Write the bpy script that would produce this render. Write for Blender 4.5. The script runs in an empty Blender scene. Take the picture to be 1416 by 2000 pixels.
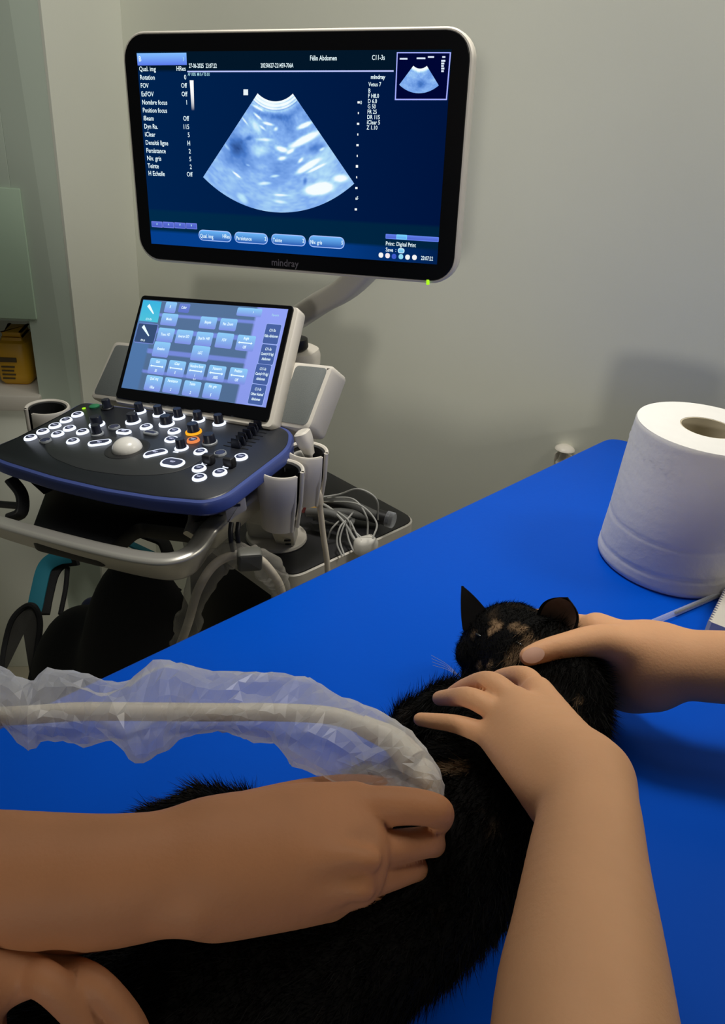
import bpy, math, random
import numpy as np
from mathutils import Matrix, Vector

# ------------------------------------------------------------------ camera, world, lights, exposure
scene = bpy.context.scene
COL = scene.collection
FPX, PITCH, ROLL, CZ = 1500.0, math.radians(29.3), math.radians(5.0), 1.43
cam_data = bpy.data.cameras.new('camera')
cam = bpy.data.objects.new('camera', cam_data); COL.objects.link(cam)
cam_data.sensor_fit = 'VERTICAL'; cam_data.sensor_height = 36.0
cam_data.lens = 36.0 * FPX / 2000.0
cam_data.clip_start = 0.02
_f = Vector((0, math.cos(PITCH), -math.sin(PITCH)))
_r0 = Vector((1, 0, 0)); _d0 = Vector((0, -math.sin(PITCH), -math.cos(PITCH)))
_c, _s = math.cos(ROLL), math.sin(ROLL)
_right = _r0 * _c - _d0 * _s
_down = _r0 * _s + _d0 * _c
cam.matrix_world = Matrix(((_right.x, -_down.x, -_f.x, 0), (_right.y, -_down.y, -_f.y, 0), (_right.z, -_down.z, -_f.z, CZ), (0, 0, 0, 1)))
scene.camera = cam
scene.view_settings.view_transform = 'Standard'
scene.view_settings.look = 'None'
scene.view_settings.exposure = 0.0
scene.view_settings.gamma = 1.0
scene.view_settings.use_curve_mapping = False

world = bpy.data.worlds.new('world'); scene.world = world; world.use_nodes = True
world.node_tree.nodes['Background'].inputs[0].default_value = (0.95, 1.0, 0.88, 1)
world.node_tree.nodes['Background'].inputs[1].default_value = 0.06

def area(name, loc, target, size, power, color):
    d = bpy.data.lights.new(name, 'AREA'); d.shape = 'DISK'; d.size = size; d.energy = power; d.color = color
    o = bpy.data.objects.new(name, d); COL.objects.link(o); o.location = loc
    o.rotation_euler = (Vector(target) - Vector(loc)).to_track_quat('-Z', 'Y').to_euler()
    return o
area('ceiling_lamp', (-0.20, 0.95, 2.45), (-0.1, 1.1, 0.9), 0.7, 5.5, (1.0, 0.97, 0.90))
area('corner_lamp', (1.15, 0.85, 2.2), (0.80, 1.40, 1.25), 0.45, 7.0, (1.0, 0.95, 0.84))
area('doorway_lamp', (-0.28, -1.75, 1.52), (0.50, 1.4, 1.25), 0.22, 11.0, (1.0, 0.95, 0.84))
_d = bpy.data.lights.new('falloff_spot', 'SPOT'); _d.energy = 72.0; _d.color = (1.0, 0.96, 0.88); _d.spot_size = math.radians(56); _d.spot_blend = 1.0; _d.shadow_soft_size = 0.16  # added spot, no known fixture: soft cone imitates people's shade on the near table
_o = bpy.data.objects.new('falloff_spot', _d); COL.objects.link(_o); _o.location = (-0.05, 1.12, 2.5)
_o.rotation_euler = (Vector((0.02, 1.02, 0.9)) - _o.location).to_track_quat('-Z', 'Y').to_euler()

# ------------------------------------------------------------------ helpers
CAMO = np.array([0, 0, CZ])
def ray(px, py):
    x, y = px - 708.0, py - 1000.0
    h = _c * x + _s * y; v = -_s * x + _c * y
    return np.array([h, FPX * math.cos(PITCH) - v * math.sin(PITCH), -(FPX * math.sin(PITCH) + v * math.cos(PITCH))])
def at(px, py, z):
    r = ray(px, py); return CAMO + r * ((z - CZ) / r[2])
def hit(px, py, p0, n):
    r = ray(px, py); return CAMO + r * (((np.asarray(p0) - CAMO) @ n) / (r @ n))
def mpp(p):
    return ((np.asarray(p) - CAMO) @ np.array([0, math.cos(PITCH), -math.sin(PITCH)])) / FPX
def unit(v):
    v = np.asarray(v, float); return v / np.linalg.norm(v)

WORLD = {}
def tag(o, label=None, cat=None, group=None, kind=None):
    if label: o['label'] = label
    if cat: o['category'] = cat
    if group: o['group'] = group
    if kind: o['kind'] = kind
    return o
def place(o, M, parent=None):
    COL.objects.link(o); M = Matrix(M)
    WORLD[o.name] = M
    if parent is not None:
        o.parent = parent; o.matrix_local = WORLD[parent.name].inverted() @ M
    else:
        o.matrix_local = M
    return o
def thing(name, label, cat, loc, group=None):
    o = bpy.data.objects.new(name, None); o.empty_display_size = 0.05
    place(o, Matrix.Translation(Vector(loc)))
    return tag(o, label, cat, group)

class MB:
    """collects verts / faces in world (or frame) coordinates"""
    def __init__(s): s.v = []; s.f = []
    def add(s, v, f):
        b = len(s.v); s.v += [tuple(map(float, p)) for p in v]; s.f += [tuple(b + i for i in q) for q in f]
        return s
    def mesh(s, name, mat, smooth=True, origin=None):
        me = bpy.data.meshes.new(name)
        v = np.array(s.v, float)
        o = (v.min(0) + v.max(0)) / 2 if origin is None else np.asarray(origin)
        me.from_pydata((v - o).tolist(), [], s.f); me.update()
        if mat is not None: me.materials.append(mat)
        if smooth:
            me.polygons.foreach_set('use_smooth', [True] * len(me.polygons))
            try: me.set_sharp_from_angle(angle=math.radians(38))
            except Exception: pass
        return me, o
    def build(s, name, mat, parent=None, smooth=True, flip=True):
        me, o = s.mesh(name, mat, smooth)
        if flip:
            import bmesh
            bm = bmesh.new(); bm.from_mesh(me); bmesh.ops.recalc_face_normals(bm, faces=bm.faces[:]); bm.to_mesh(me); bm.free()
        ob = bpy.data.objects.new(name, me)
        return place(ob, Matrix.Translation(Vector(o)), parent)

class Fr:
    """a plane frame: o + a*u + b*v + c*n"""
    def __init__(s, o, u, v, n=None):
        s.o = np.asarray(o, float); s.u = np.asarray(u, float); s.v = np.asarray(v, float)
        s.n = unit(np.cross(s.u, s.v)) if n is None else np.asarray(n, float)
    def p(s, a, b, c=0.0): return s.o + a * s.u + b * s.v + c * s.n
    def uv(s, px, py, c=0.0):
        q = hit(px, py, s.o + c * s.n, s.n) - (s.o + c * s.n)
        G = np.array([[s.u @ s.u, s.u @ s.v], [s.u @ s.v, s.v @ s.v]])
        return np.linalg.solve(G, np.array([q @ s.u, q @ s.v]))
    def mat(s, a=0, b=0, c=0, ang=0.0):
        ca, sa = math.cos(ang), math.sin(ang)
        u = ca * s.u + sa * s.v; v = -sa * s.u + ca * s.v; o = s.p(a, b, c)
        return Matrix(((u[0], v[0], s.n[0], o[0]), (u[1], v[1], s.n[1], o[1]), (u[2], v[2], s.n[2], o[2]), (0, 0, 0, 1)))
    def shift(s, a=0, b=0, c=0): return Fr(s.p(a, b, c), s.u, s.v, s.n)
ID = Fr((0, 0, 0), (1, 0, 0), (0, 1, 0))

def rr(w, h, r, n=5, cx=0, cy=0):
    out = []
    for sx, sy, a0 in ((1, 1, 0), (-1, 1, 90), (-1, -1, 180), (1, -1, 270)):
        for i in range(n + 1):
            a = math.radians(a0 + 90 * i / n)
            out.append((cx + sx * (w / 2 - r) + r * math.cos(a), cy + sy * (h / 2 - r) + r * math.sin(a)))
    return out
def circle(r, n=24, cx=0, cy=0, ry=None):
    return [(cx + r * math.cos(2 * math.pi * i / n), cy + (ry or r) * math.sin(2 * math.pi * i / n)) for i in range(n)]
def roundpoly(pts, r, n=5):
    out = []; N = len(pts)
    for i in range(N):
        p = np.array(pts[i], float); a = np.array(pts[i - 1], float); b = np.array(pts[(i + 1) % N], float)
        rad = r[i] if isinstance(r, (list, tuple)) else r
        da, db = unit(a - p), unit(b - p)
        d = min(rad, 0.48 * np.linalg.norm(a - p), 0.48 * np.linalg.norm(b - p))
        p0, p1 = p + da * d, p + db * d
        for k in range(n + 1):
            t = k / n; out.append(tuple((1 - t) ** 2 * p0 + 2 * t * (1 - t) * p + t * t * p1))
    return out
def inset(outline, d):
    P = np.array(outline, float); N = len(P)
    area2 = sum(P[i][0] * P[(i + 1) % N][1] - P[(i + 1) % N][0] * P[i][1] for i in range(N))
    e = np.roll(P, -1, 0) - np.roll(P, 1, 0)
    nrm = np.stack([-e[:, 1], e[:, 0]], 1) / np.maximum(np.linalg.norm(e, axis=1), 1e-9)[:, None]
    return P + nrm * d * (1 if area2 > 0 else -1)
def slab(mb, fr, outline, prof, cap0=True, cap1=True):
    """loft of an outline along the frame normal; prof = [(inset, height), ...]"""
    N = len(outline); V = []; Fc = []
    for ins, h in prof:
        for a, b in inset(outline, ins): V.append(fr.p(a, b, h))
    for k in range(len(prof) - 1):
        for i in range(N):
            j = (i + 1) % N; Fc.append((k * N + i, k * N + j, (k + 1) * N + j, (k + 1) * N + i))
    if cap0: Fc.append(tuple(range(N))[::-1])
    if cap1: Fc.append(tuple((len(prof) - 1) * N + i for i in range(N)))
    return mb.add(V, Fc)
def soft(h0, h1, r):
    k = 0.29 * r
    return [(r, h0), (k, h0 + k), (0, h0 + r), (0, h1 - r), (k, h1 - k), (r, h1)]
def box(mb, fr, a0, a1, b0, b1, c0, c1, r=0.002):
    r = min(r, (c1 - c0) * 0.45)
    return slab(mb, fr, rr(a1 - a0, b1 - b0, max(r, 0.0005), 3, (a0 + a1) / 2, (b0 + b1) / 2), soft(c0, c1, r))
def lathe(mb, fr, prof, n=32, a0=0.0, a1=2 * math.pi):
    full = abs(a1 - a0 - 2 * math.pi) < 1e-6; m = n if full else n + 1; V = []; Fc = []
    for r, h in prof:
        for i in range(m):
            a = a0 + (a1 - a0) * i / n; V.append(fr.p(r * math.cos(a), r * math.sin(a), h))
    for k in range(len(prof) - 1):
        for i in range(n):
            j = (i + 1) % m; Fc.append((k * m + i, k * m + j, (k + 1) * m + j, (k + 1) * m + i))
    return mb.add(V, Fc)
def spline(pts, n=8):
    P = [np.asarray(p, float) for p in pts]; P = [2 * P[0] - P[1]] + P + [2 * P[-1] - P[-2]]; out = []
    for i in range(1, len(P) - 2):
        for k in range(n):
            t = k / n
            out.append(0.5 * (2 * P[i] + (P[i + 1] - P[i - 1]) * t + (2 * P[i - 1] - 5 * P[i] + 4 * P[i + 1] - P[i + 2]) * t * t + (-P[i - 1] + 3 * P[i] - 3 * P[i + 1] + P[i + 2]) * t ** 3))
    out.append(P[-2]); return out
def frames(path, up=(0, 0, 1)):
    path = [np.asarray(p, float) for p in path]; T = []
    for i in range(len(path)):
        T.append(unit(path[min(i + 1, len(path) - 1)] - path[max(i - 1, 0)]))
    n = np.cross(T[0], up); n = unit(n) if np.linalg.norm(n) > 1e-3 else unit(np.cross(T[0], (1, 0, 0)))
    R = []
    for t in T:
        n = unit(n - t * (n @ t)); R.append((t, n, np.cross(n, t)))
    return path, R
def sweep(mb, path, sect, up=(0, 0, 1), scale=None, cap=True):
    path, R = frames(path, up); N = len(sect); V = []; Fc = []
    for i, (p, (t, n, b)) in enumerate(zip(path, R)):
        s = 1 if scale is None else scale[i]
        for x, y in sect: V.append(p + n * x * s + b * y * s)
    for k in range(len(path) - 1):
        for i in range(N):
            j = (i + 1) % N; Fc.append((k * N + i, k * N + j, (k + 1) * N + j, (k + 1) * N + i))
    if cap: Fc.append(tuple(range(N))); Fc.append(tuple((len(path) - 1) * N + i for i in range(N))[::-1])
    return mb.add(V, Fc)
def tube(mb, path, r, n=10, scale=None): return sweep(mb, path, circle(r, n), scale=scale)

# ------------------------------------------------------------------ materials
def material(name, col, rough=0.5, metal=0.0, spec=0.5, noise=0.0, nscale=20.0, bump=0.0, bscale=200.0, sss=0.0, sheen=0.0, coat=0.0, trans=0.0, alpha=1.0, attr=None, detail=4.0):
    m = bpy.data.materials.new(name); m.use_nodes = True
    nt = m.node_tree; b = nt.nodes['Principled BSDF']; L = nt.links.new
    b.inputs['Base Color'].default_value = (*col, 1); b.inputs['Roughness'].default_value = rough
    b.inputs['Metallic'].default_value = metal; b.inputs['Specular IOR Level'].default_value = spec
    b.inputs['Subsurface Weight'].default_value = sss; b.inputs['Sheen Weight'].default_value = sheen
    b.inputs['Coat Weight'].default_value = coat; b.inputs['Transmission Weight'].default_value = trans
    b.inputs['Alpha'].default_value = alpha
    if sss: b.inputs['Subsurface Radius'].default_value = (0.012, 0.005, 0.003); b.inputs['Subsurface Scale'].default_value = 0.5
    tc = nt.nodes.new('ShaderNodeTexCoord')
    if noise:
        t = nt.nodes.new('ShaderNodeTexNoise'); t.inputs['Scale'].default_value = nscale; t.inputs['Detail'].default_value = detail
        mp = nt.nodes.new('ShaderNodeMapRange'); mp.inputs[3].default_value = 1 - noise; mp.inputs[4].default_value = 1 + noise
        mx = nt.nodes.new('ShaderNodeMix'); mx.data_type = 'RGBA'; mx.blend_type = 'MULTIPLY'; mx.inputs[0].default_value = 1
        L(tc.outputs['Object'], t.inputs['Vector']); L(t.outputs[0], mp.inputs[0]); L(mp.outputs[0], mx.inputs[7])
        mx.inputs[6].default_value = (*col, 1); L(mx.outputs[2], b.inputs['Base Color'])
        if attr:
            a = nt.nodes.new('ShaderNodeAttribute'); a.attribute_name = attr; L(a.outputs[0], mx.inputs[6])
    elif attr:
        a = nt.nodes.new('ShaderNodeAttribute'); a.attribute_name = attr; L(a.outputs[0], b.inputs['Base Color'])
    if bump:
        t2 = nt.nodes.new('ShaderNodeTexNoise'); t2.inputs['Scale'].default_value = bscale; t2.inputs['Detail'].default_value = 5
        bp = nt.nodes.new('ShaderNodeBump'); bp.inputs['Strength'].default_value = bump; bp.inputs['Distance'].default_value = 0.002
        L(tc.outputs['Object'], t2.inputs['Vector']); L(t2.outputs[0], bp.inputs['Height']); L(bp.outputs[0], b.inputs['Normal'])
    return m
def glow(name, col, strength=1.0, attr=None):
    m = bpy.data.materials.new(name); m.use_nodes = True; nt = m.node_tree; nt.nodes.clear()
    o = nt.nodes.new('ShaderNodeOutputMaterial'); e = nt.nodes.new('ShaderNodeEmission')
    e.inputs[0].default_value = (*col, 1); e.inputs[1].default_value = strength
    if attr:
        a = nt.nodes.new('ShaderNodeAttribute'); a.attribute_name = attr; nt.links.new(a.outputs[0], e.inputs[0])
    nt.links.new(e.outputs[0], o.inputs[0]); return m
def srgb(r, g, b):
    f = lambda c: (c / 255 / 12.92) if c / 255 <= 0.04045 else ((c / 255 + 0.055) / 1.055) ** 2.4
    return (f(r), f(g), f(b))

M = {}
M['wall'] = material('wall_paint', (0.82, 0.835, 0.735), 0.75, noise=0.05, nscale=3, bump=0.05, bscale=300)
M['wall_tinted'] = material('green_lit_paint', (0.52, 0.60, 0.51), 0.7, noise=0.05, nscale=3)  # greenish grey paint; the green cast of the light is mixed into the colour
M['green_panel'] = material('frosted_green_panel', (0.46, 0.60, 0.46), 0.5, noise=0.05, nscale=5)
M['floor'] = material('floor_vinyl', (0.42, 0.38, 0.28), 0.5, noise=0.12, nscale=8)
M['white'] = material('white_plastic', (0.64, 0.60, 0.53), 0.42)
M['white_grey'] = material('light_grey_plastic', (0.55, 0.53, 0.48), 0.38)
M['silver'] = material('silver_plastic', (0.60, 0.58, 0.53), 0.36, metal=0.65)
M['black'] = material('black_plastic', (0.008, 0.008, 0.010), 0.45)
M['black_gloss'] = material('black_glass', (0.002, 0.002, 0.003), 0.22, spec=0.3)
M['panel'] = material('console_panel', (0.012, 0.014, 0.020), 0.38, noise=0.15, nscale=400)
M['pad'] = material('palm_pad', (0.022, 0.024, 0.027), 0.42)
M['blue_trim'] = material('blue_trim', (0.045, 0.070, 0.25), 0.35)
M['navy'] = material('navy_plastic', (0.008, 0.010, 0.05), 0.4)
M['liner'] = material('black_liner', (0.006, 0.006, 0.007), 0.6)
M['mesh_grey'] = material('speaker_mesh', (0.17, 0.185, 0.18), 0.6, bump=0.4, bscale=1500)
M['knob'] = material('knob_black', (0.008, 0.010, 0.022), 0.35)
M['ball'] = material('trackball_white', (0.75, 0.73, 0.68), 0.25)
M['cable'] = material('cream_cable', (0.74, 0.66, 0.53), 0.45)
M['cable_grey'] = material('grey_cable', (0.34, 0.34, 0.32), 0.5)
M['vinyl'] = material('blue_vinyl', (0.0003, 0.074, 0.54), 0.42, spec=0.06, noise=0.04, nscale=9, bump=0.06, bscale=160)
M['frame_white'] = material('table_frame', (0.60, 0.60, 0.58), 0.4)
M['paper'] = material('tissue_paper', (0.80, 0.79, 0.77), 0.9, noise=0.03, nscale=60, bump=0.25, bscale=90)
M['core'] = material('cardboard_core', (0.52, 0.46, 0.34), 0.9, noise=0.05)
M['skin_a'] = material('tan_skin', (0.42, 0.185, 0.085), 0.6, spec=0.28, noise=0.10, nscale=28, bump=0.12, bscale=420, sss=0.12)
M['skin_b'] = material('light_skin', (0.74, 0.39, 0.205), 0.58, spec=0.30, noise=0.08, nscale=26, bump=0.12, bscale=420, sss=0.12)
M['nail'] = material('nail', (0.74, 0.45, 0.34), 0.3)
M['cat'] = material('cat_coat', (0.01, 0.009, 0.008), 0.8, spec=0.1, attr='coat')
M['fur'] = material('fur', (0.01, 0.009, 0.008), 0.6, spec=0.10, attr='coat')
M['eye'] = material('cat_eye', (0.03, 0.03, 0.025), 0.08)
M['yellow'] = material('yellow_plastic', (0.62, 0.33, 0.012), 0.4)
M['label_dark'] = material('dark_print', (0.06, 0.04, 0.01), 0.6)
M['teal'] = material('teal_fabric', (0.010, 0.17, 0.24), 0.8)
M['bag'] = material('black_fabric', (0.006, 0.006, 0.007), 0.85, bump=0.3, bscale=500)
M['bag_mesh'] = material('dark_mesh_fabric', (0.035, 0.033, 0.028), 0.8, bump=0.4, bscale=900)
M['g_white'] = glow('key_light', (0.80, 0.86, 1.0), 1.25)
M['g_orange'] = glow('orange_key_light', (1.0, 0.42, 0.02), 1.1)
M['g_red'] = glow('amber_key_light', (0.95, 0.28, 0.09), 0.9)
M['g_dim'] = material('unlit_key_ring', (0.30, 0.32, 0.34), 0.4)
M['g_green'] = glow('green_led', (0.45, 0.95, 0.02), 1.0)
M['green_key'] = material('green_key', (0.02, 0.22, 0.09), 0.35)
M['key_top'] = material('key_cap', (0.030, 0.036, 0.085), 0.35)
M['clear'] = material('clear_film', (0.80, 0.82, 0.86), 0.22, spec=0.5, alpha=0.30)
def film(name, col, a_face, a_edge, tl=0.4):
    m = bpy.data.materials.new(name); m.use_nodes = True; nt = m.node_tree; nt.nodes.clear(); L = nt.links.new
    o = nt.nodes.new('ShaderNodeOutputMaterial'); tr = nt.nodes.new('ShaderNodeBsdfTransparent')
    b = nt.nodes.new('ShaderNodeBsdfPrincipled'); b.inputs['Base Color'].default_value = (*col, 1); b.inputs['Roughness'].default_value = 0.22
    t = nt.nodes.new('ShaderNodeBsdfTranslucent'); t.inputs[0].default_value = (*col, 1)
    m1 = nt.nodes.new('ShaderNodeMixShader'); m1.inputs[0].default_value = tl; L(b.outputs[0], m1.inputs[1]); L(t.outputs[0], m1.inputs[2])
    lw = nt.nodes.new('ShaderNodeLayerWeight'); lw.inputs[0].default_value = 0.45
    mr = nt.nodes.new('ShaderNodeMapRange'); mr.inputs[3].default_value = a_face; mr.inputs[4].default_value = a_edge
    L(lw.outputs['Facing'], mr.inputs[0])
    m2 = nt.nodes.new('ShaderNodeMixShader'); L(mr.outputs[0], m2.inputs[0]); L(tr.outputs[0], m2.inputs[1]); L(m1.outputs[0], m2.inputs[2])
    L(m2.outputs[0], o.inputs[0]); return m
M['sleeve'] = film('clear_plastic_sleeve', (0.80, 0.80, 0.82), 0.33, 0.75)
M['clear_rod'] = film('clear_tube', (0.75, 0.78, 0.85), 0.10, 0.70, 0.2)

M['g_icon'] = glow('key_symbol', (0.55, 0.58, 0.78), 1.0)

# ------------------------------------------------------------------ organic surfaces: signed distance field + surface nets
def window(P, lo, hi):
    xs, ys, zs = P[:, 0, 0, 0], P[0, :, 0, 1], P[0, 0, :, 2]
    return tuple(slice(int(np.searchsorted(ax, l)), int(np.searchsorted(ax, h)) + 1) for ax, l, h in zip((xs, ys, zs), lo, hi))
def cone_sdf(P, a, b, ra, rb, margin=0.032):
    a = np.asarray(a, np.float32); b = np.asarray(b, np.float32); ab = b - a; l2 = float(ab @ ab) + 1e-12
    R = max(ra, rb) + margin; w = window(P, np.minimum(a, b) - R, np.maximum(a, b) + R)
    d = np.full(P.shape[:3], 0.05, np.float32); q = P[w] - a
    if q.size:
        t = np.clip((q @ ab) / l2, 0, 1)
        d[w] = np.minimum(0.05, np.sqrt(((q - t[..., None] * ab) ** 2).sum(-1)) - (ra + (rb - ra) * t))
    return d
def ell_sdf(P, c, R3, rad):
    c = np.asarray(c, np.float32); R = max(rad) + 0.032; w = window(P, c - R, c + R)
    d = np.full(P.shape[:3], 0.05, np.float32); q = (P[w] - c) @ np.asarray(R3, np.float32).T; rad = np.asarray(rad, np.float32)
    if q.size:
        k0 = np.sqrt(((q / rad) ** 2).sum(-1)); k1 = np.sqrt(((q / rad ** 2) ** 2).sum(-1)) + 1e-9
        d[w] = np.minimum(0.05, k0 * (k0 - 1) / k1)
    return d
def smin(a, b, k):
    h = np.clip(0.5 + 0.5 * (b - a) / k, 0, 1); return b * (1 - h) + a * h - k * h * (1 - h)
def grid(lo, hi, vox):
    lo = np.asarray(lo); n = np.ceil((np.asarray(hi) - lo) / vox).astype(int) + 1
    ax = [lo[i] + vox * np.arange(n[i]) for i in range(3)]
    return np.stack(np.meshgrid(*ax, indexing='ij'), -1).astype(np.float32), lo, vox
def surface_nets(f, lo, vox):
    s = f < 0; nx, ny, nz = f.shape
    acc = np.zeros((nx - 1, ny - 1, nz - 1, 3), np.float32); cnt = np.zeros((nx - 1, ny - 1, nz - 1), np.float32)
    corners = [(i, j, k) for i in (0, 1) for j in (0, 1) for k in (0, 1)]
    sl = lambda c: (slice(c[0], nx - 1 + c[0]), slice(c[1], ny - 1 + c[1]), slice(c[2], nz - 1 + c[2]))
    for c in corners:
        for ax in range(3):
            if c[ax]: continue
            d = list(c); d[ax] = 1; fa, fb = f[sl(c)], f[sl(d)]
            m = (fa < 0) != (fb < 0); t = np.where(m, fa / np.where(m, fa - fb, 1), 0)
            for q in range(3): acc[..., q] += np.where(m, c[q] + (t if q == ax else 0), 0)
            cnt += m
    act = cnt > 0; idx = -np.ones(act.shape, np.int64); idx[act] = np.arange(act.sum())
    ijk = np.argwhere(act); V = (ijk + acc[act] / cnt[act][:, None]) * vox + lo
    Q = []
    for ax in range(3):
        a1, a2 = (ax + 1) % 3, (ax + 2) % 3
        sh = [slice(None)] * 3; sh[ax] = slice(0, -1); s0 = s[tuple(sh)]
        sh[ax] = slice(1, None); s1 = s[tuple(sh)]
        e = np.argwhere(s0 != s1); e = e[(e[:, a1] > 0) & (e[:, a2] > 0) & (e[:, a1] < f.shape[a1] - 1) & (e[:, a2] < f.shape[a2] - 1)]
        if not len(e): continue
        q = []
        for o1, o2 in ((1, 1), (0, 1), (0, 0), (1, 0)):
            g = e.copy(); g[:, a1] -= o1; g[:, a2] -= o2; q.append(idx[g[:, 0], g[:, 1], g[:, 2]])
        q = np.stack(q, 1); fl = ~s0[e[:, 0], e[:, 1], e[:, 2]]; q[fl] = q[fl][:, ::-1]; Q.append(q)
    return V, np.concatenate(Q)
def relax(V, Q, it=2, lam=0.5):
    e = np.concatenate([Q[:, [0, 1]], Q[:, [1, 2]], Q[:, [2, 3]], Q[:, [3, 0]]]); e = np.concatenate([e, e[:, ::-1]])
    c = np.bincount(e[:, 0], minlength=len(V))[:, None]
    for _ in range(it):
        s = np.stack([np.bincount(e[:, 0], weights=V[e[:, 1], k], minlength=len(V)) for k in range(3)], 1)
        V = V + lam * (s / np.maximum(c, 1) - V)
    return V
def organic(name, V, Q, mat, parent=None, colors=None):
    o = (V.min(0) + V.max(0)) / 2
    me = bpy.data.meshes.new(name); me.from_pydata((V - o).tolist(), [], Q.tolist()); me.update(); me.materials.append(mat)
    me.polygons.foreach_set('use_smooth', [True] * len(me.polygons))
    if colors is not None:
        a = me.color_attributes.new('coat', 'FLOAT_COLOR', 'POINT')
        a.data.foreach_set('color', np.concatenate([colors, np.ones((len(colors), 1))], 1).astype(np.float32).ravel())
    return place(bpy.data.objects.new(name, me), Matrix.Translation(Vector(o)), parent)
def J(px, py, z, hw):
    p = at(px, py, z); return p, hw * mpp(p) * 0.97
def chain_sdf(P, c, n=5):
    pts = spline([np.array([*p, r]) for p, r in c], n); d = np.full(P.shape[:3], 0.05, np.float32)
    for a, b in zip(pts[:-1], pts[1:]):
        A, B = a[:3].astype(np.float32), b[:3].astype(np.float32); ab = B - A; l2 = float(ab @ ab) + 1e-12; R = max(a[3], b[3]) + 0.032
        w = window(P, np.minimum(A, B) - R, np.maximum(A, B) + R); q = P[w] - A
        if not q.size: continue
        t = np.clip((q @ ab) / l2, 0, 1)
        d[w] = np.minimum(d[w], np.sqrt(((q - t[..., None] * ab) ** 2).sum(-1)) - (a[3] + (b[3] - a[3]) * t))
    return d
CAPS = []                                          # (a, b, ra, rb) of every arm segment: no fur grows through a hand
def limb(chains, vox=0.0020, k_in=0.006, tail=None):
    """chains: list of (blend, [(p, r), ...]); the first ones are the palm and the forearm, fingers follow"""
    allp = np.array([p for _, c in chains for p, r in c]); allr = max(r for _, c in chains for p, r in c)
    P, lo, vox = grid(allp.min(0) - allr - 0.012, allp.max(0) + allr + 0.012, vox)
    base = None; fingers = []
    for blend, c in chains:
        d = chain_sdf(P, c); CAPS.extend((a[0], b[0], a[1], b[1]) for a, b in zip(c[:-1], c[1:]))
        if blend < 0: fingers.append((-blend, d))
        else: base = d if base is None else smin(base, d, blend)
    tot = base
    for k, d in fingers: tot = smin(tot, smin(base, d, k), 0.0022)
    V, Q = surface_nets(tot, lo, vox); return relax(V, Q, 2, 0.45), Q
# ------------------------------------------------------------------ the room
WN = unit((-0.29, -0.957, 0)); WD = -1.52            # back wall plane: WN . p = WD
WP = WN * WD
wu = unit((0.957, -0.29, 0))
def on_wall(px, py, off=0.0): return hit(px, py, WP + WN * off, WN)
corner = on_wall(254, 300); corner[2] = 0
BW = Fr(corner, wu, (0, 0, 1), WN)
mb = MB(); box(mb, BW, 0, 3.2, -0.02, 2.6, -0.08, 0.0, 0.001)
tag(mb.build('wall_back', M['wall']), kind='structure')
# left wall: the strip between the room corner and the edge of the recess
edge = on_wall(122, 400); lw_u = unit(corner - np.array([corner[0] - 0.02, corner[1] - 0.30, 0]))
def on_plane_vert(px, py, p0, n): return hit(px, py, np.asarray(p0), np.asarray(n))
LN = unit((0.90, -0.43, 0)); LU = unit((-0.43, -0.90, 0))   # runs from the corner towards the viewer
e0 = hit(122, 400, corner, LN); llen = abs((e0 - corner) @ LU)
LW = Fr(corner, LU, (0, 0, 1), LN)
mb = MB(); box(mb, LW, -0.08, llen, -0.02, 2.6, -0.08, 0.0, 0.001)
tag(mb.build('wall_left', M['wall']), kind='structure')
# greenish grey pier, green light tint in its colour, with an opening, beyond the wall edge
pier0 = corner + LU * llen
PN = unit((0.16, -0.985, 0)); PU = unit((-0.985, -0.16, 0))
PR = Fr(pier0 - PN * 0.004, PU, (0, 0, 1), -np.cross(PU, (0, 0, 1)) if np.cross(PU, (0, 0, 1)) @ PN < 0 else np.cross(PU, (0, 0, 1)))
a_op, b_top = PR.uv(57, 628); _, b_bot = PR.uv(62, 770); _, b_shelf = PR.uv(40, 800)
mb = MB(); box(mb, PR, -0.0, a_op, 0, 2.6, -0.30, 0.0, 0.001); box(mb, PR, a_op, a_op + 1.2, b_top, 2.6, -0.30, 0.0, 0.001)
tag(mb.build('wall_side', M['wall_tinted']), kind='structure')
mb = MB(); box(mb, PR, a_op, a_op + 1.2, 0, b_shelf - 0.002, -0.30, -0.002, 0.001); box(mb, PR, a_op, a_op + 1.2, b_shelf, 2.6, -0.36, -0.30, 0.001)
tag(mb.build('wall_niche', M['wall']), kind='structure')
ap, bp = PR.uv(40, 368)
mb = MB(); box(mb, PR, ap, ap + 0.5, b_top + 0.006, bp, 0.0, 0.006, 0.002)
tag(mb.build('trim_1', M['green_panel']), kind='structure')
mb = MB(); box(mb, PR, a_op - 0.004, a_op + 1.2, b_shelf, b_bot, -0.29, 0.012, 0.004)
tag(mb.build('niche_shelf', M['white']), 'white shelf board across the bottom of the wall niche', 'shelf')
# floor and skirting
mb = MB(); box(mb, ID, -3.0, 3.0, -1.2, 3.2, -0.05, 0.0, 0.001)
tag(mb.build('floor', M['floor']), kind='structure')
mb = MB(); box(mb, BW, 0.0, 3.2, 0.0, 0.07, 0.0, 0.012, 0.003)
tag(mb.build('baseboard_back', M['white_grey']), kind='structure')

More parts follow.
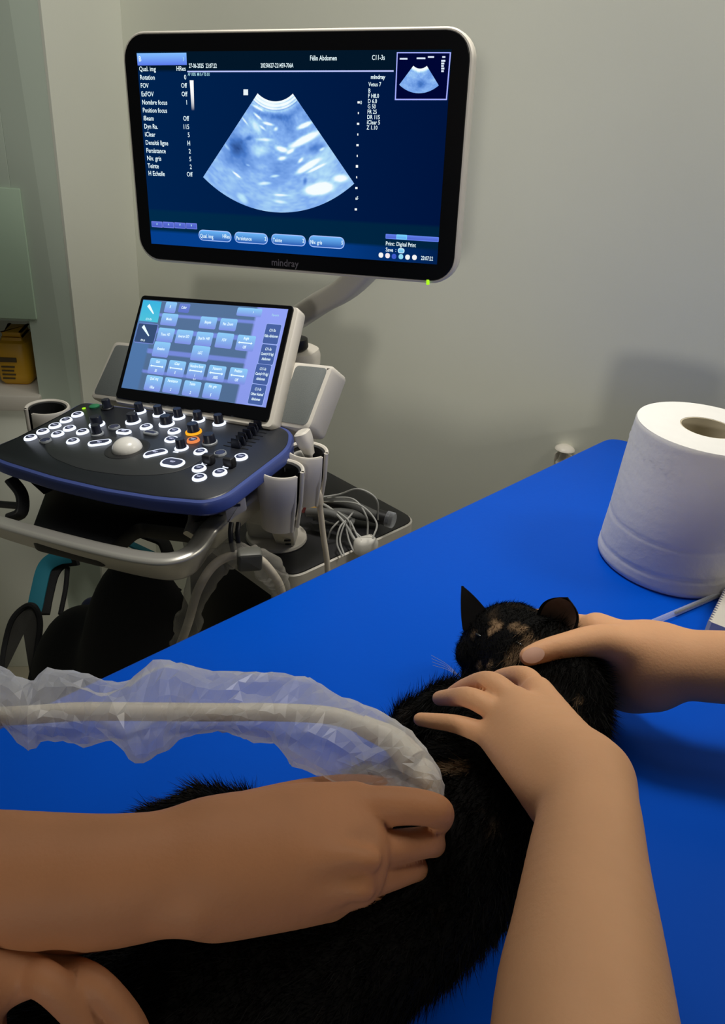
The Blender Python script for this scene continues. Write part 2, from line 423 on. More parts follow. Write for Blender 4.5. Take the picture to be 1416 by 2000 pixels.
# yellow sharps container in the niche
c0 = PR.uv(12, 758, -0.08); w_ = abs(PR.uv(-2, 700, -0.08)[0] - PR.uv(66, 700, -0.08)[0]); h_ = PR.uv(30, 656, -0.08)[1] - b_bot
ac = (PR.uv(-2, 700, -0.08)[0] + PR.uv(66, 700, -0.08)[0]) / 2
base = PR.p(ac, b_bot, -0.10)
t = thing('sharps_container', 'yellow plastic sharps bin standing on the niche shelf', 'container', base)
SF = Fr(base, PU, unit(np.cross((0, 0, 1), PU)), (0, 0, 1))
ol = roundpoly([(-w_ / 2, -0.05), (w_ / 2, -0.05), (w_ / 2, 0.05), (-w_ / 2, 0.05)], 0.022)
mb = MB(); slab(mb, SF, ol, [(0.010, 0), (0.002, 0.008), (0, 0.02), (0.001, h_ * 0.78), (0.006, h_ * 0.90), (0.014, h_ * 0.94), (0.016, h_)])
mb.build('bin_body', M['yellow'], t)
mb = MB(); slab(mb, SF, list(map(tuple, inset(ol, 0.018))), soft(h_, h_ + 0.012, 0.004)); mb.build('lid', M['yellow'], t)
front = Fr(base + PN * 0.0505, -PU, (0, 0, 1))
front = Fr(base + PN * 0.051, unit(np.cross((0, 0, 1), PN)), (0, 0, 1), PN)
mb = MB(); box(mb, front, -w_ * 0.40, w_ * 0.12, h_ * 0.52, h_ * 0.62, -0.001, 0.0008, 0.0003); mb.build('warning_band', M['label_dark'], t)
for k in range(4):
    mb = MB(); box(mb, front, -w_ * 0.34, w_ * (0.04 - 0.03 * (k % 2)), h_ * (0.40 - 0.085 * k), h_ * (0.435 - 0.085 * k), -0.001, 0.0006, 0.0002); mb.build('print_line', M['label_dark'], t)

# white mushroom hook on the wall
hp = on_wall(1100, 893)
t = thing('wall_hook', 'white mushroom shaped hook fixed low on the wall beyond the table corner', 'hook', hp)
HF = Fr(hp, wu, (0, 0, 1), WN)
mb = MB(); slab(mb, HF, rr(0.036, 0.020, 0.006), soft(-0.0005, 0.006, 0.002)); mb.build('base_plate', M['white'], t)
HV = Fr(hp + WN * 0.016 + np.array([0, 0, -0.004]), (1, 0, 0), (0, 1, 0))
mb = MB(); lathe(mb, HV, [(0.0, -0.004), (0.013, -0.004), (0.013, 0.0), (0.009, 0.006), (0.0075, 0.018), (0.009, 0.028), (0.0, 0.029)], 20); mb.build('stem', M['white'], t)
mb = MB(); lathe(mb, HV, [(0.0, 0.026), (0.016, 0.0265), (0.0205, 0.029), (0.019, 0.032), (0.012, 0.036), (0.0, 0.0375)], 24); mb.build('cap', M['white'], t)

# ------------------------------------------------------------------ examination table
TC = at(1197, 848, 0.90); TL_ = at(180, 1325, 0.90)
td = unit(TL_ - TC); te = np.array([-td[1], td[0], 0.0]); te = te if te[0] > 0 else -te
TF = Fr(TC, td, te, (0, 0, 1))
t = thing('examination_table', 'large bright blue vinyl padded examination table', 'table', (*TF.p(0.75, 0.42)[:2], 0.0))
ol = roundpoly([(0.0, 0.026), (0.020, 0.0), (1.55, 0.0), (1.55, 0.80), (0.0, 0.80)], [0.02, 0.02, 0.05, 0.05, 0.05], 4)
mb = MB(); slab(mb, TF, ol, [(0.012, -0.060), (0.003, -0.057), (0, -0.050), (0, -0.010), (0.0025, -0.0035), (0.008, 0.0)]); mb.build('mattress', M['vinyl'], t)
mb = MB(); slab(mb, TF, list(map(tuple, inset(ol, -0.002))), soft(-0.078, -0.060, 0.003)); mb.build('table_top', M['frame_white'], t)
for a, b in ((0.10, 0.09), (0.10, 0.71), (1.45, 0.09), (1.45, 0.71)):
    mb = MB(); lathe(mb, Fr(TF.p(a, b, -0.078), td, te, (0, 0, 1)), [(0.0, -0.822), (0.02, -0.822), (0.02, 0), (0, 0)], 16); mb.build('leg', M['frame_white'], t)
mb = MB(); box(mb, TF, 0.06, 1.49, 0.05, 0.75, -0.115, -0.0785, 0.004); mb.build('apron', M['frame_white'], t)

# ------------------------------------------------------------------ paper roll
RC = np.array([0.412, 0.886, 0.90]); RH = 0.193
t = thing('paper_roll', 'big white centre feed paper towel roll standing on the blue table', 'paper roll', RC)
RF = Fr(RC, (1, 0, 0), (0, 1, 0))
rng = np.random.default_rng(4)
n, m_ = 96, 60; V = []; Fc = []
Rb, Rt = 0.0915, 0.0855
for k in range(m_ + 1):
    h = RH * k / m_; r0 = Rb + (Rt - Rb) * (k / m_) ** 0.9
    if k == 0: r0 -= 0.004
    if k == 1: r0 -= 0.001
    if k == m_: r0 -= 0.001
    for i in range(n):
        a = 2 * math.pi * i / n; x = a * 7
        d = 0.0004 * math.sin(3 * a + h * 40)
        hh = h - 0.070 - 0.006 * math.sin(a + 0.8); d += -0.0006 * math.exp(-(hh / 0.0022) ** 2)
        hh = h - 0.024 - 0.004 * math.sin(a + 2.0); d += -0.0009 * math.exp(-(hh / 0.0022) ** 2)
        hh = h - (RH - 0.030) - 0.006 * math.sin(a * 1.0); d += 0.0011 * math.exp(-(hh / 0.006) ** 2) * math.sin(a * 34 + hh * 300)
        V.append(RF.p((r0 + d) * math.cos(a), (r0 + d) * math.sin(a), h))
for k in range(m_):
    for i in range(n): j = (i + 1) % n; Fc.append((k * n + i, k * n + j, (k + 1) * n + j, (k + 1) * n + i))
mb = MB().add(V, Fc)
RI = 0.0335
lathe(mb, RF, [(Rb - 0.004, 0.0), (RI, 0.0), (RI, RH), (RI + 0.004, RH + 0.0006), (0.055, RH + 0.0004), (Rt - 0.006, RH + 0.0004), (Rt - 0.001, RH)], n)
mb.build('paper', M['paper'], t)
mb = MB(); lathe(mb, RF, [(RI - 0.0002, 0.002), (RI - 0.0002, RH - 0.0005), (RI - 0.0018, RH - 0.0005), (RI - 0.0018, 0.002), (RI - 0.0002, 0.002)], 64); mb.build('cardboard_core', M['core'], t)

# clear tube and toothed strip beside the roll
p0, p1 = at(1262, 1221, 0.9045), at(1440, 1146, 0.9045)
t = thing('clear_tube', 'thin clear plastic tube lying on the table in front of the paper roll', 'tube', at(1340, 1190, 0.90))
mb = MB(); tube(mb, [p0 + (p1 - p0) * k / 6 for k in range(7)], 0.0036, 14); mb.build('tube_body', M['clear_rod'], t)
mb = MB(); tube(mb, [p0 + (p1 - p0) * (0.30 + 0.7 * k / 6) for k in range(7)], 0.0018, 10); mb.build('dark_core', M['black'], t)
a_, b_ = at(1420, 1148, 0.902), at(1374, 1240, 0.902); dd = unit(b_ - a_); ee = np.array([-dd[1], dd[0], 0]); ee = ee if ee[0] > 0 else -ee
L_ = np.linalg.norm(b_ - a_); CF = Fr(a_, dd, ee, (0, 0, 1)); nt_ = 22; ol = []
for k in range(nt_): ol += [(L_ * k / nt_, 0.0035), (L_ * (k + 0.5) / nt_, -0.0008)]
ol += [(L_, 0.0035), (L_, 0.06), (0, 0.06)]
mb = MB(); N = len(ol); V = [CF.p(a, b, -0.002) for a, b in ol] + [CF.p(a, b, 0.020) for a, b in ol]
mb.add(V, [tuple(range(N)), tuple(range(N, 2 * N))] + [(i, (i + 1) % N, N + (i + 1) % N, N + i) for i in range(N)])
o = mb.build('toothed_strip', M['white'], smooth=False)
tag(o, 'white strip with a toothed edge at the right end of the table', 'strip')
# ------------------------------------------------------------------ ultrasound machine
UM = thing('ultrasound_machine', 'white and black wheeled ultrasound machine with a large lit monitor and a lit touch screen', 'ultrasound machine', (-0.22, 1.30, 0.0))
TEXTQ = []
def text(fr, s, px, py, hpx, mat, parent, align='LEFT', c=0.0016, name='text_line', sx=0.82, bold=0.012, uvpos=None, h=None):
    a, b = fr.uv(px, py, c) if uvpos is None else uvpos
    if h is None: h = hpx * mpp(fr.p(a, b, c))
    cu = bpy.data.curves.new(name, 'FONT'); cu.body = s; cu.size = h / 0.70; cu.align_x = align; cu.resolution_u = 2; cu.offset = bold * h
    o = bpy.data.objects.new(name, cu); COL.objects.link(o)
    TEXTQ.append((o, fr.mat(a, b, c), mat, parent, name, sx))
def flush_text():
    dg = bpy.context.evaluated_depsgraph_get(); dg.update()
    out = [(bpy.data.meshes.new_from_object(o.evaluated_get(dg)),) + tuple(r) for o, *r in [(q[0],) + tuple(q[1:]) for q in TEXTQ]]
    for (me, Mt, mat, parent, name, sx), q in zip(out, TEXTQ):
        bpy.data.objects.remove(q[0])
        me.transform(Matrix.Diagonal((sx, 1, 1, 1))); me.materials.clear(); me.materials.append(mat); me.name = name
        place(bpy.data.objects.new(name, me), Mt, parent)

# --- main monitor
mTL, mTR, mBR, mBL = [np.array(p) for p in ((-0.404, 1.281, 1.461), (0.084, 1.137, 1.496), (0.099, 1.112, 1.189), (-0.389, 1.256, 1.154))]
mu = unit(mTR - mTL + mBR - mBL); mv = (mTL - mBL + mTR - mBR) / 2; mv = unit(mv - mu * (mv @ mu))
MF = Fr((mTL + mTR + mBR + mBL) / 4, mu, mv)           # n towards the viewer
MW, MH = np.linalg.norm(mTR - mTL), np.linalg.norm(mTL - mBL)
gl = rr(MW, MH, 0.034, 8)
mb = MB(); slab(mb, MF, gl, [(0.006, -0.012), (0.0, -0.008), (0.0, -0.002), (0.0015, 0.0)]); bezel = mb.build('monitor_bezel', M['black_gloss'], UM)
mb = MB(); slab(mb, MF, rr(MW + 0.007, MH + 0.006, 0.037, 8, 0.0005, 0), [(0.060, -0.062), (0.030, -0.056), (0.012, -0.044), (0.003, -0.032), (0, -0.022), (0.0, -0.004), (0.002, -0.0015)]); mb.build('monitor_housing', M['white'], UM)
sc = [MF.uv(*p) for p in ((266, 100), (881, 98), (855, 513), (297, 479))]
sw = (sc[1][0] - sc[0][0] + sc[2][0] - sc[3][0]) / 2; sh = (sc[0][1] - sc[3][1] + sc[1][1] - sc[2][1]) / 2
scx = sum(s[0] for s in sc) / 4; scy = sum(s[1] for s in sc) / 4
def quadgrid(fr, corners, nu, nv, c, colf):
    """emissive picture: grid over four corners (TL,TR,BR,BL in frame coordinates) with colours from colf(u,v)"""
    V = []; C_ = []; Fc = []
    for j in range(nv + 1):
        for i in range(nu + 1):
            u, v = i / nu, j / nv
            q = (1 - v) * ((1 - u) * np.array(corners[0]) + u * np.array(corners[1])) + v * ((1 - u) * np.array(corners[3]) + u * np.array(corners[2]))
            V.append(fr.p(q[0], q[1], c)); C_.append(colf(u, v))
    for j in range(nv):
        for i in range(nu):
            a = j * (nu + 1) + i; Fc.append((a, a + nu + 1, a + nu + 2, a + 1))
    return V, Fc, C_
def pic(name, fr, corners, nu, nv, c, colf, parent, mat=None):
    V, Fc, C_ = quadgrid(fr, corners, nu, nv, c, colf); mb = MB().add(V, Fc); me, o = mb.mesh(name, mat or M['g_attr'])
    a = me.color_attributes.new('glow', 'FLOAT_COLOR', 'POINT'); a.data.foreach_set('color', np.array([(*q, 1) for q in C_], np.float32).ravel())
    return place(bpy.data.objects.new(name, me), Matrix.Translation(Vector(o)), parent)
M['g_attr'] = glow('screen_picture', (0, 0, 0), 1.0, attr='glow')
M['g_text'] = glow('screen_text', srgb(225, 245, 250), 1.15)
M['g_textdim'] = glow('screen_text_soft', srgb(170, 225, 235), 1.0)
def bg(u, v):
    lo, hi = np.array(srgb(0, 34, 78)), np.array(srgb(0, 20, 62))
    c = lo * (1 - u) + hi * u
    if v < 0.085: c = np.array(srgb(2, 22, 40))
    if v > 0.93: c = np.array(srgb(4, 62, 140)) * (1 - 0.7 * max(0, u - 0.6) / 0.4)
    if v > 0.80 and v <= 0.93: c = np.array(srgb(0, 42, 74)) * (1 - 0.3 * u)
    return c
SC4 = [(scx - sw / 2, scy + sh / 2), (scx + sw / 2, scy + sh / 2), (scx + sw / 2, scy - sh / 2), (scx - sw / 2, scy - sh / 2)]
screen = pic('monitor_screen', MF, SC4, 40, 60, 0.0004, bg, UM)
MQ = lambda *pts, c=0.0008: [MF.uv(px, py, c) for px, py in pts]
vgrad = lambda top, bot: (lambda u, v: np.array(srgb(*top)) * (1 - v) + np.array(srgb(*bot)) * v)
pic('menu_header', MF, MQ((267, 104), (364, 103), (365, 127), (269, 128)), 1, 3, 0.0009, vgrad((130, 190, 255), (90, 120, 235)), screen)
text(MF, 'B', 271, 120, 9, M['g_text'], screen)
text(MF, '\u203a', 357, 119, 10, M['g_textdim'], screen)
rows = [('Qual. img', 'HRes', 139), ('Rotation', '0', 155.5), ('FOV', 'Off', 171.5), ('ExFOV', 'Off', 188), ('Nombre focus', '1', 204), ('Position focus', '', 219.5), ('iBeam', 'Off', 235), ('Dyn Ra.', '115', 251), ('iClear', '5', 266.5), ('Densit\u00e9 ligne', 'H', 282.5), ('Persistance', '2', 298), ('Niv. gris', '5', 313), ('Teinte', '2', 328), ('H Echelle', 'Off', 342.5)]
for k, (l_, r_, y) in enumerate(rows):
    t_ = k / 13
    text(MF, l_, 272 + 18 * t_, y, 8.2, M['g_text'], screen)
    if r_: text(MF, r_, 363 + 13 * t_, y - 0.5 + 3 * t_, 8.2, M['g_text'], screen, 'RIGHT')
text(MF, '27-06-2025  23:07:22', 369, 132.5, 7.5, M['g_text'], screen, sx=0.66)
text(MF, '20250627-221459-706A', 509, 132, 7.5, M['g_text'], screen, sx=0.66)
text(MF, 'F\u00e9lin Abdomen', 605, 118, 8.5, M['g_text'], screen, sx=0.76)
text(MF, 'C11-3s', 726, 117, 8.5, M['g_text'], screen, sx=0.76)
text(MF, 'AP 100%  MI 0.4 TIS 0.0', 367, 148, 5.5, M['g_textdim'], screen, sx=0.62)
pic('header_line', MF, MQ((366, 138.4), (769, 137.2), (769, 140.2), (366, 141)), 1, 1, 0.0012, lambda u, v: np.array(srgb(190, 200, 255)), screen)
pic('grey_scale_bar', MF, MQ((370.5, 157), (378, 157), (379.5, 216), (374.5, 216)), 1, 8, 0.0009, lambda u, v: np.array((1, 1, 1.0)) * (1 - v ** 3) + np.array(srgb(0, 30, 80)) * v ** 3, screen)
pic('orientation_mark', MF, MQ((475.5, 174.5), (484.5, 174.5), (484.5, 186), (475.5, 186)), 1, 1, 0.0009, lambda u, v: np.array(srgb(235, 245, 250)), screen)
# the scan fan
def fan(corners_px, name, n_r, n_t, c, seed):
    l0, l1, r0, r1, topm, botm = [np.array(MF.uv(px, py, c)) for px, py in corners_px]
    dl, dr = l1 - l0, r1 - r0
    s = np.linalg.solve(np.array([[dl[0], -dr[0]], [dl[1], -dr[1]]]), r0 - l0); apex = l0 + s[0] * dl
    al, ar = [math.atan2(q_[0], -q_[1]) for q_ in (l0 - apex, r0 - apex)]
    ri = (np.linalg.norm(topm - apex)); ro = np.linalg.norm(botm - apex)
    rg = np.random.default_rng(seed)
    def noise2(shape, sizes):
        out = np.zeros(shape)
        for (a, b, w) in sizes:
            g = rg.random((a + 2, b + 2)); y = np.linspace(0, a, shape[0]); x = np.linspace(0, b, shape[1])
            yi, xi = y.astype(int), x.astype(int); fy, fx = (y - yi)[:, None], (x - xi)[None]
            fy = fy * fy * (3 - 2 * fy); fx = fx * fx * (3 - 2 * fx)
            G = g[np.ix_(yi, xi)] * (1 - fy) * (1 - fx) + g[np.ix_(yi + 1, xi)] * fy * (1 - fx) + g[np.ix_(yi, xi + 1)] * (1 - fy) * fx + g[np.ix_(yi + 1, xi + 1)] * fy * fx
            out += w * (G - 0.5)
        return out
    R_, T_ = np.meshgrid(np.linspace(0, 1, n_r + 1), np.linspace(0, 1, n_t + 1), indexing='ij')
    B = 0.60 + noise2(R_.shape, [(3, 3, 0.18), (8, 7, 0.16), (22, 18, 0.12), (60, 40, 0.10)]) * (0.4 + 0.6 * R_ ** 0.2)
    X = apex[0] + (ri + (ro - ri) * R_) * np.sin(al + (ar - al) * T_); Y = apex[1] - (ri + (ro - ri) * R_) * np.cos(al + (ar - al) * T_)
    return R_, T_, B, X, Y
def fanmesh(name, R_, T_, B, X, Y, c, parent):
    nr, ntt = R_.shape; V = [MF.p(x, y, c) for x, y in zip(X.ravel(), Y.ravel())]
    Fc = [(i * ntt + j, (i + 1) * ntt + j, (i + 1) * ntt + j + 1, i * ntt + j + 1) for i in range(nr - 1) for j in range(ntt - 1)]
    b = np.clip(B, 0, 1).ravel()[:, None]
    stops = np.array([0, 0.3, 0.55, 0.8, 1.0]); cols = np.array([srgb(20, 50, 110), srgb(75, 125, 205), srgb(130, 175, 240), srgb(185, 228, 250), srgb(245, 253, 255)])
    C_ = np.stack([np.interp(b[:, 0], stops, cols[:, k]) for k in range(3)], 1)
    mb = MB().add(V, Fc); me, o = mb.mesh(name, M['g_attr'])
    a = me.color_attributes.new('glow', 'FLOAT_COLOR', 'POINT'); a.data.foreach_set('color', np.concatenate([C_, np.ones((len(C_), 1))], 1).astype(np.float32).ravel())
    return place(bpy.data.objects.new(name, me), Matrix.Translation(Vector(o)), parent)
R_, T_, B, X, Y = fan([(503, 182.5), (396, 347), (571, 181.5), (690, 356), (538, 198), (546, 415)], 'scan_image', 130, 170, 0.0009, 5)
_px = lambda zx, zy: MF.uv(390 + zx / 4.568, 160 + zy / 4.568, 0.0009)
def blob(zx, zy, lx, ly, ang, amp):
    """a bright or dark streak of the scan picture"""
    global B
    c0_ = _px(zx, zy); k = 1 / 4.568 * mpp(MF.o); ca, sa = math.cos(-ang), math.sin(-ang)
    dx, dy = X - c0_[0], Y - c0_[1]; u, v = (dx * ca + dy * sa) / (lx * k), (-dx * sa + dy * ca) / (ly * k)
    B = B + amp * np.exp(-(u * u + v * v) ** 1.5)
B += 0.55 * np.exp(-(R_ / 0.085) ** 4)
for r_ in (0.025, 0.052, 0.078): B -= 0.35 * np.exp(-((R_ - r_) / 0.005) ** 2)
B -= 0.12 * np.exp(-((R_ - 0.14) / 0.04) ** 2)
for a in [(515, 230, 60, 9, .42, .5), (515, 305, 45, 9, .62, .6), (610, 373, 50, 10, .17, .6), (560, 408, 35, 9, .55, .4), (680, 420, 22, 14, -.5, .4), (940, 385, 70, 17, -.38, .7), (935, 515, 150, 28, -.42, .8), (730, 600, 60, 22, .2, .6), (810, 620, 40, 14, -.5, .5), (580, 515, 70, 12, 0, .35), (540, 610, 90, 40, 0, .22), (735, 682, 40, 14, -.2, .5), (960, 755, 130, 24, -.5, .7), (1040, 770, 90, 10, -.42, .5), (900, 700, 30, 12, -.7, .5), (670, 840, 45, 10, -.15, .4), (580, 905, 60, 14, -.1, .4), (1060, 955, 130, 45, -.2, .85), (1260, 860, 70, 30, -.1, .5), (725, 1010, 80, 10, 0, .35), (720, 1070, 70, 14, .1, .25), (380, 1040, 60, 30, .6, .3), (330, 828, 42, 8, .55, .7), (500, 400, 60, 30, .9, .3), (430, 742, 20, 8, .2, .3), (400, 345, 45, 7, .8, .4), (245, 580, 40, 12, .8, .25), (1090, 600, 25, 10, -.5, .4),
          (340, 560, 110, 90, .4, -.34), (330, 680, 150, 90, .35, -.26), (440, 500, 40, 20, -.3, -.3), (770, 790, 180, 90, -.3, -.16), (1040, 590, 90, 40, -.4, -.25), (650, 300, 140, 30, .1, -.16), (800, 350, 60, 70, .5, -.15), (940, 885, 18, 30, .2, -.3), (860, 190, 80, 40, .6, -.1)]: blob(*a)
scan = fanmesh('scan_image', R_, T_, B, X, Y, 0.0009, screen)
# depth scale
for k in range(11):
    y = 200 + k * 20.4 + 0.5 * k; x = 700.5 - 0.55 * k; big = k % 2 == 0
    pic('scale_tick', MF, MQ((x - (2.2 if big else 1), y - (3 if k == 6 else 2)), (x + (2.2 if big else 1), y - (3 if k == 6 else 2)), (x + (2.2 if big else 1), y + 2), (x - (2.2 if big else 1), y + 2)), 1, 1, 0.0009, lambda u, v: np.array((0.95, 1, 1)), screen)
text(MF, '0', 703.5, 203.5, 6, M['g_text'], screen); text(MF, '5', 696.5, 389.5, 6, M['g_text'], screen)
text(MF, 'mindray', 724, 154, 7, M['g_text'], screen, sx=0.9, bold=0.03)
for k, s in enumerate(['Vetus 7', 'B', 'F H8.0', 'D 6.0', 'G 50', 'FR 25', 'DR 115', 'iClear 5', 'Z 1.10']):
    text(MF, s, 719.5 - 0.45 * k, 168.5 + k * 10.3 + (2 if k else 0), 7.2, M['g_text'], screen)
# thumbnail
pic('thumbnail', MF, MQ((775, 102), (881, 102), (873, 195.5), (771, 195.5)), 1, 1, 0.0008, lambda u, v: np.array(srgb(165, 175, 255)), screen)
pic('thumbnail_picture', MF, MQ((777, 104), (878.5, 104), (871, 193), (773.5, 193)), 1, 1, 0.0011, lambda u, v: np.array(srgb(0, 6, 52)), screen)
Rf, Tf, Bf, Xf, Yf = fan([(808, 127.5), (778, 168), (833, 127.5), (857, 167), (820, 134), (822, 182)], 'thumbnail_scan', 50, 60, 0.0014, 9)
Bf = Bf * 0.9 + 0.5 * np.exp(-(Rf / 0.15) ** 4) - 0.25 * np.exp(-(((Rf - .6) / .2) ** 2 + ((Tf - .55) / .14) ** 2))
fanmesh('thumbnail_scan', Rf, Tf, Bf, Xf, Yf, 0.0014, screen)
for x, y, w in ((781, 115, 15), (814, 114, 17), (836, 111.5, 12), (864, 111.5, 6)): pic('thumbnail_text', MF, MQ((x, y - 1.6), (x + w, y - 1.6), (x + w, y + 1.6), (x, y + 1.6)), 1, 1, 0.0014, lambda u, v: np.array((0.75, 0.85, 1)), screen)
for y, w in ((119, 8), (124, 6), (129, 5), (134, 6), (139, 5)): pic('thumbnail_text', MF, MQ((862, y - 1.8), (862 + w, y - 1.8), (862 + w, y + 1.8), (862, y + 1.8)), 1, 1, 0.0014, lambda u, v: np.array((0.75, 0.85, 1)), screen)
# soft keys along the bottom
keyc = lambda u, v: np.array(srgb(120, 175, 255)) * (1 - v) + np.array(srgb(20, 80, 170)) * v
def softkey(fr, x0, y0, x1, y1, dy, parent, name, rim, fill_top, fill_bot, c=0.0009, r=0.008):
    A, B2, C2, D = [fr.uv(px, py, c) for px, py in ((x0, y0), (x1, y0 + dy), (x1, y1 + dy), (x0, y1))]
    w = np.linalg.norm(B2 - A); h = np.linalg.norm(A - D); cx, cy = (A + B2 + C2 + D) / 4
    r = min(r, h * 0.45)
    for nm, ins, cc, tp, bt in ((name, 0, c, rim, rim), (name + '_face', 0.0012, c + 0.0004, fill_top, fill_bot)):
        ol = [(cx + a, cy + b) for a, b in inset(rr(w, h, r, 4), ins)]
        V = [fr.p(a, b, cc) for a, b in ol]; cols = []
        for a, b in ol:
            v = 0.5 - (b - cy) / h; cols.append(np.array(srgb(*tp)) * (1 - v) + np.array(srgb(*bt)) * v)
        me, o = MB().add(V, [tuple(range(len(V)))]).mesh(nm, M['g_attr'])
        at_ = me.color_attributes.new('glow', 'FLOAT_COLOR', 'POINT'); at_.data.foreach_set('color', np.array([(*q, 1) for q in cols], np.float32).ravel())
        place(bpy.data.objects.new(nm, me), Matrix.Translation(Vector(o)), parent)
for x0, y0, x1, y1, l_, r_ in ((388, 449, 452, 470, 'Qual. img', 'HRes'), (458, 453, 523, 474.5, 'Persistance', '2'), (530, 457, 597, 478, 'Teinte', '2'), (603, 460, 673, 483, 'Niv. gris', '5')):
    softkey(MF, x0, y0, x1, y1, 2.6, screen, 'soft_key', (165, 195, 255), (110, 185, 250), (25, 75, 170))
    text(MF, l_, x0 + 3, (y0 + y1) / 2 + 4.5, 7.2, M['g_text'], screen, sx=0.72, c=0.002); text(MF, r_, x1 - 3, (y0 + y1) / 2 + 6.5, 7.2, M['g_text'], screen, 'RIGHT', sx=0.72, c=0.002)
for k in range(4):
    x = 296 + 22.4 * k; softkey(MF, x, 432 + k * 1.1, x + 21.6, 443.5 + k * 1.1, 1, screen, 'menu_tab', (110, 125, 225), (95, 115, 215), (70, 90, 190), r=0.001)
    text(MF, ('\u02c4', '\u02c4', '\u02c5', '\u02c5')[k], x + 11, 442 + k * 1.1, 7, M['g_textdim'], screen, 'CENTER', c=0.002)
softkey(MF, 753, 457, 857, 466.5, 6, screen, 'status_bar', (100, 130, 235), (95, 125, 230), (75, 95, 200), r=0.001)
softkey(MF, 774, 457.5, 795, 467, 1.5, screen, 'status_bar_tab', (120, 205, 250), (120, 215, 250), (90, 150, 240), c=0.0015, r=0.001)
text(MF, 'Print', 753, 479, 7.5, M['g_text'], screen, sx=0.8); text(MF, ': Digital Print', 770, 480, 7.5, M['g_text'], screen, sx=0.76)
text(MF, 'Save', 753, 491, 7.5, M['g_text'], screen, sx=0.8); text(MF, ':', 772, 491.5, 7.5, M['g_text'], screen)
softkey(MF, 777, 484.5, 790, 494.5, 0.5, screen, 'save_icon', (200, 240, 255), (150, 220, 245), (100, 180, 230), r=0.003)
for x, y, col_ in ((744, 498, (245, 245, 245)), (757, 499, (245, 235, 240)), (769.5, 500.5, (60, 90, 200)), (783, 501, (150, 220, 245)), (796, 502, (240, 245, 245)), (809.5, 502.5, (245, 245, 245))):
    softkey(MF, x - 4.5, y - 5, x + 4.5, y + 5, 0.5, screen, 'status_icon', col_, col_, col_, r=0.003)
text(MF, '23:07:22', 822, 507.5, 7.5, M['g_text'], screen, sx=0.66)
M['brand'] = material('grey_print', (0.10, 0.09, 0.11), 0.5)
text(MF, 'mindray', 530, 518, 13, M['brand'], UM, c=0.0006, name='bezel_lettering', sx=0.95)
a, b = MF.uv(837, 547, -0.004); mb = MB(); box(mb, MF, a - 0.002, a + 0.002, b - 0.006, b + 0.001, -0.004, 0.0008, 0.0005); mb.build('power_led', M['g_green'], UM)

# --- monitor arm and column head
A0 = MF.p(0.13, -0.11, -0.062)
ac_ = hit(592, 655, (-0.05, 1.30, 1.0), unit((-0.287, -0.956, 0.0)))
path = spline([MF.p(0.16, -0.085, -0.085), hit(690, 552, (0.0, 1.25, 1.1), unit((-0.287, -0.956, 0))), hit(625, 592, (-0.03, 1.27, 1.05), unit((-0.287, -0.956, 0))), hit(570, 628, (-0.05, 1.285, 1.0), unit((-0.287, -0.956, 0))), hit(530, 650, (-0.05, 1.30, 1.0), unit((-0.287, -0.956, 0)))], 6)
mb = MB(); sweep(mb, path, rr(0.050, 0.036, 0.010, 4)); mb.build('monitor_arm', M['white_grey'], UM)
mb = MB(); box(mb, MF, 0.09, 0.22, -0.14, -0.02, -0.092, -0.058, 0.010); mb.build('monitor_mount', M['white_grey'], UM)
cb = hit(590, 690, (-0.06, 1.31, 1.0), unit((-0.287, -0.956, 0)))
CBF = Fr(cb, unit((0.957, -0.29, 0)), unit((0.29, 0.957, 0)))
mb = MB(); lathe(mb, CBF.shift(-0.012, 0.0, 0.0), [(0, 0.008), (0.020, 0.008), (0.022, 0.012), (0.020, 0.026), (0.0, 0.026)], 24); mb.build('arm_joint', M['black'], UM)
mb = MB(); slab(mb, CBF.shift(-0.03, 0.02, -0.035), rr(0.10, 0.09, 0.03), [(0.004, -0.16), (0, -0.15), (0, 0.024), (0.004, 0.034), (0.014, 0.039)]); mb.build('column_head', M['white'], UM)

# --- touch screen
tTL, tTR, tBR, tBL = [np.array(p) for p in ((-0.399, 1.280, 1.089), (-0.128, 1.136, 1.131), (-0.148, 1.023, 0.991), (-0.419, 1.167, 0.948))]
tu = unit(tTR - tTL); tv = unit(tTL - tBL)
TS = Fr((tTL + tTR + tBR + tBL) / 4, tu, tv)
tw, th = np.linalg.norm(tTR - tTL), np.linalg.norm(tTL - tBL)
mb = MB(); slab(mb, TS, rr(tw, th, 0.007), [(0.002, -0.006), (0, -0.004), (0, -0.001), (0.001, 0)]); mb.build('touch_glass', M['black_gloss'], UM)
mb = MB(); slab(mb, TS, rr(tw + 0.012, th + 0.008, 0.009, 5, 0.003, -0.004), [(0.02, -0.032), (0.004, -0.028), (0, -0.022), (0, -0.006), (0.002, -0.003)]); mb.build('touch_housing', M['white'], UM)
TQ = lambda *pts, c=0.0008: [TS.uv(px, py, c) for px, py in pts]
tq = TQ((280, 585), (563, 604), (519, 796), (237, 757), c=0.0004)
def tbg(u, v):
    c = np.array(srgb(84, 112, 150))
    if u < 0.13: c = np.array(srgb(82, 120, 170))
    if u > 0.81: c = np.array(srgb(142, 158, 240))
    elif 0.13 < u:
        for g in (0.16, 0.33, 0.57, 0.79):
            if abs(v - g) < 0.02: c = np.array(srgb(118, 138, 218))
    return c * (1.0 + 0.12 * (0.5 - v))
ts = pic('touch_screen', TS, tq, 60, 60, 0.0004, tbg, UM)
pic('probe_tile', TS, TQ((280, 586), (316, 589.5), (308, 630), (272, 626)), 1, 4, 0.0009, vgrad((60, 180, 225), (80, 195, 220)), ts)
softkey(TS, 266, 630.5, 305, 668, 4, ts, 'probe_tile', (120, 140, 215), (55, 78, 118), (55, 78, 118), r=0.003)
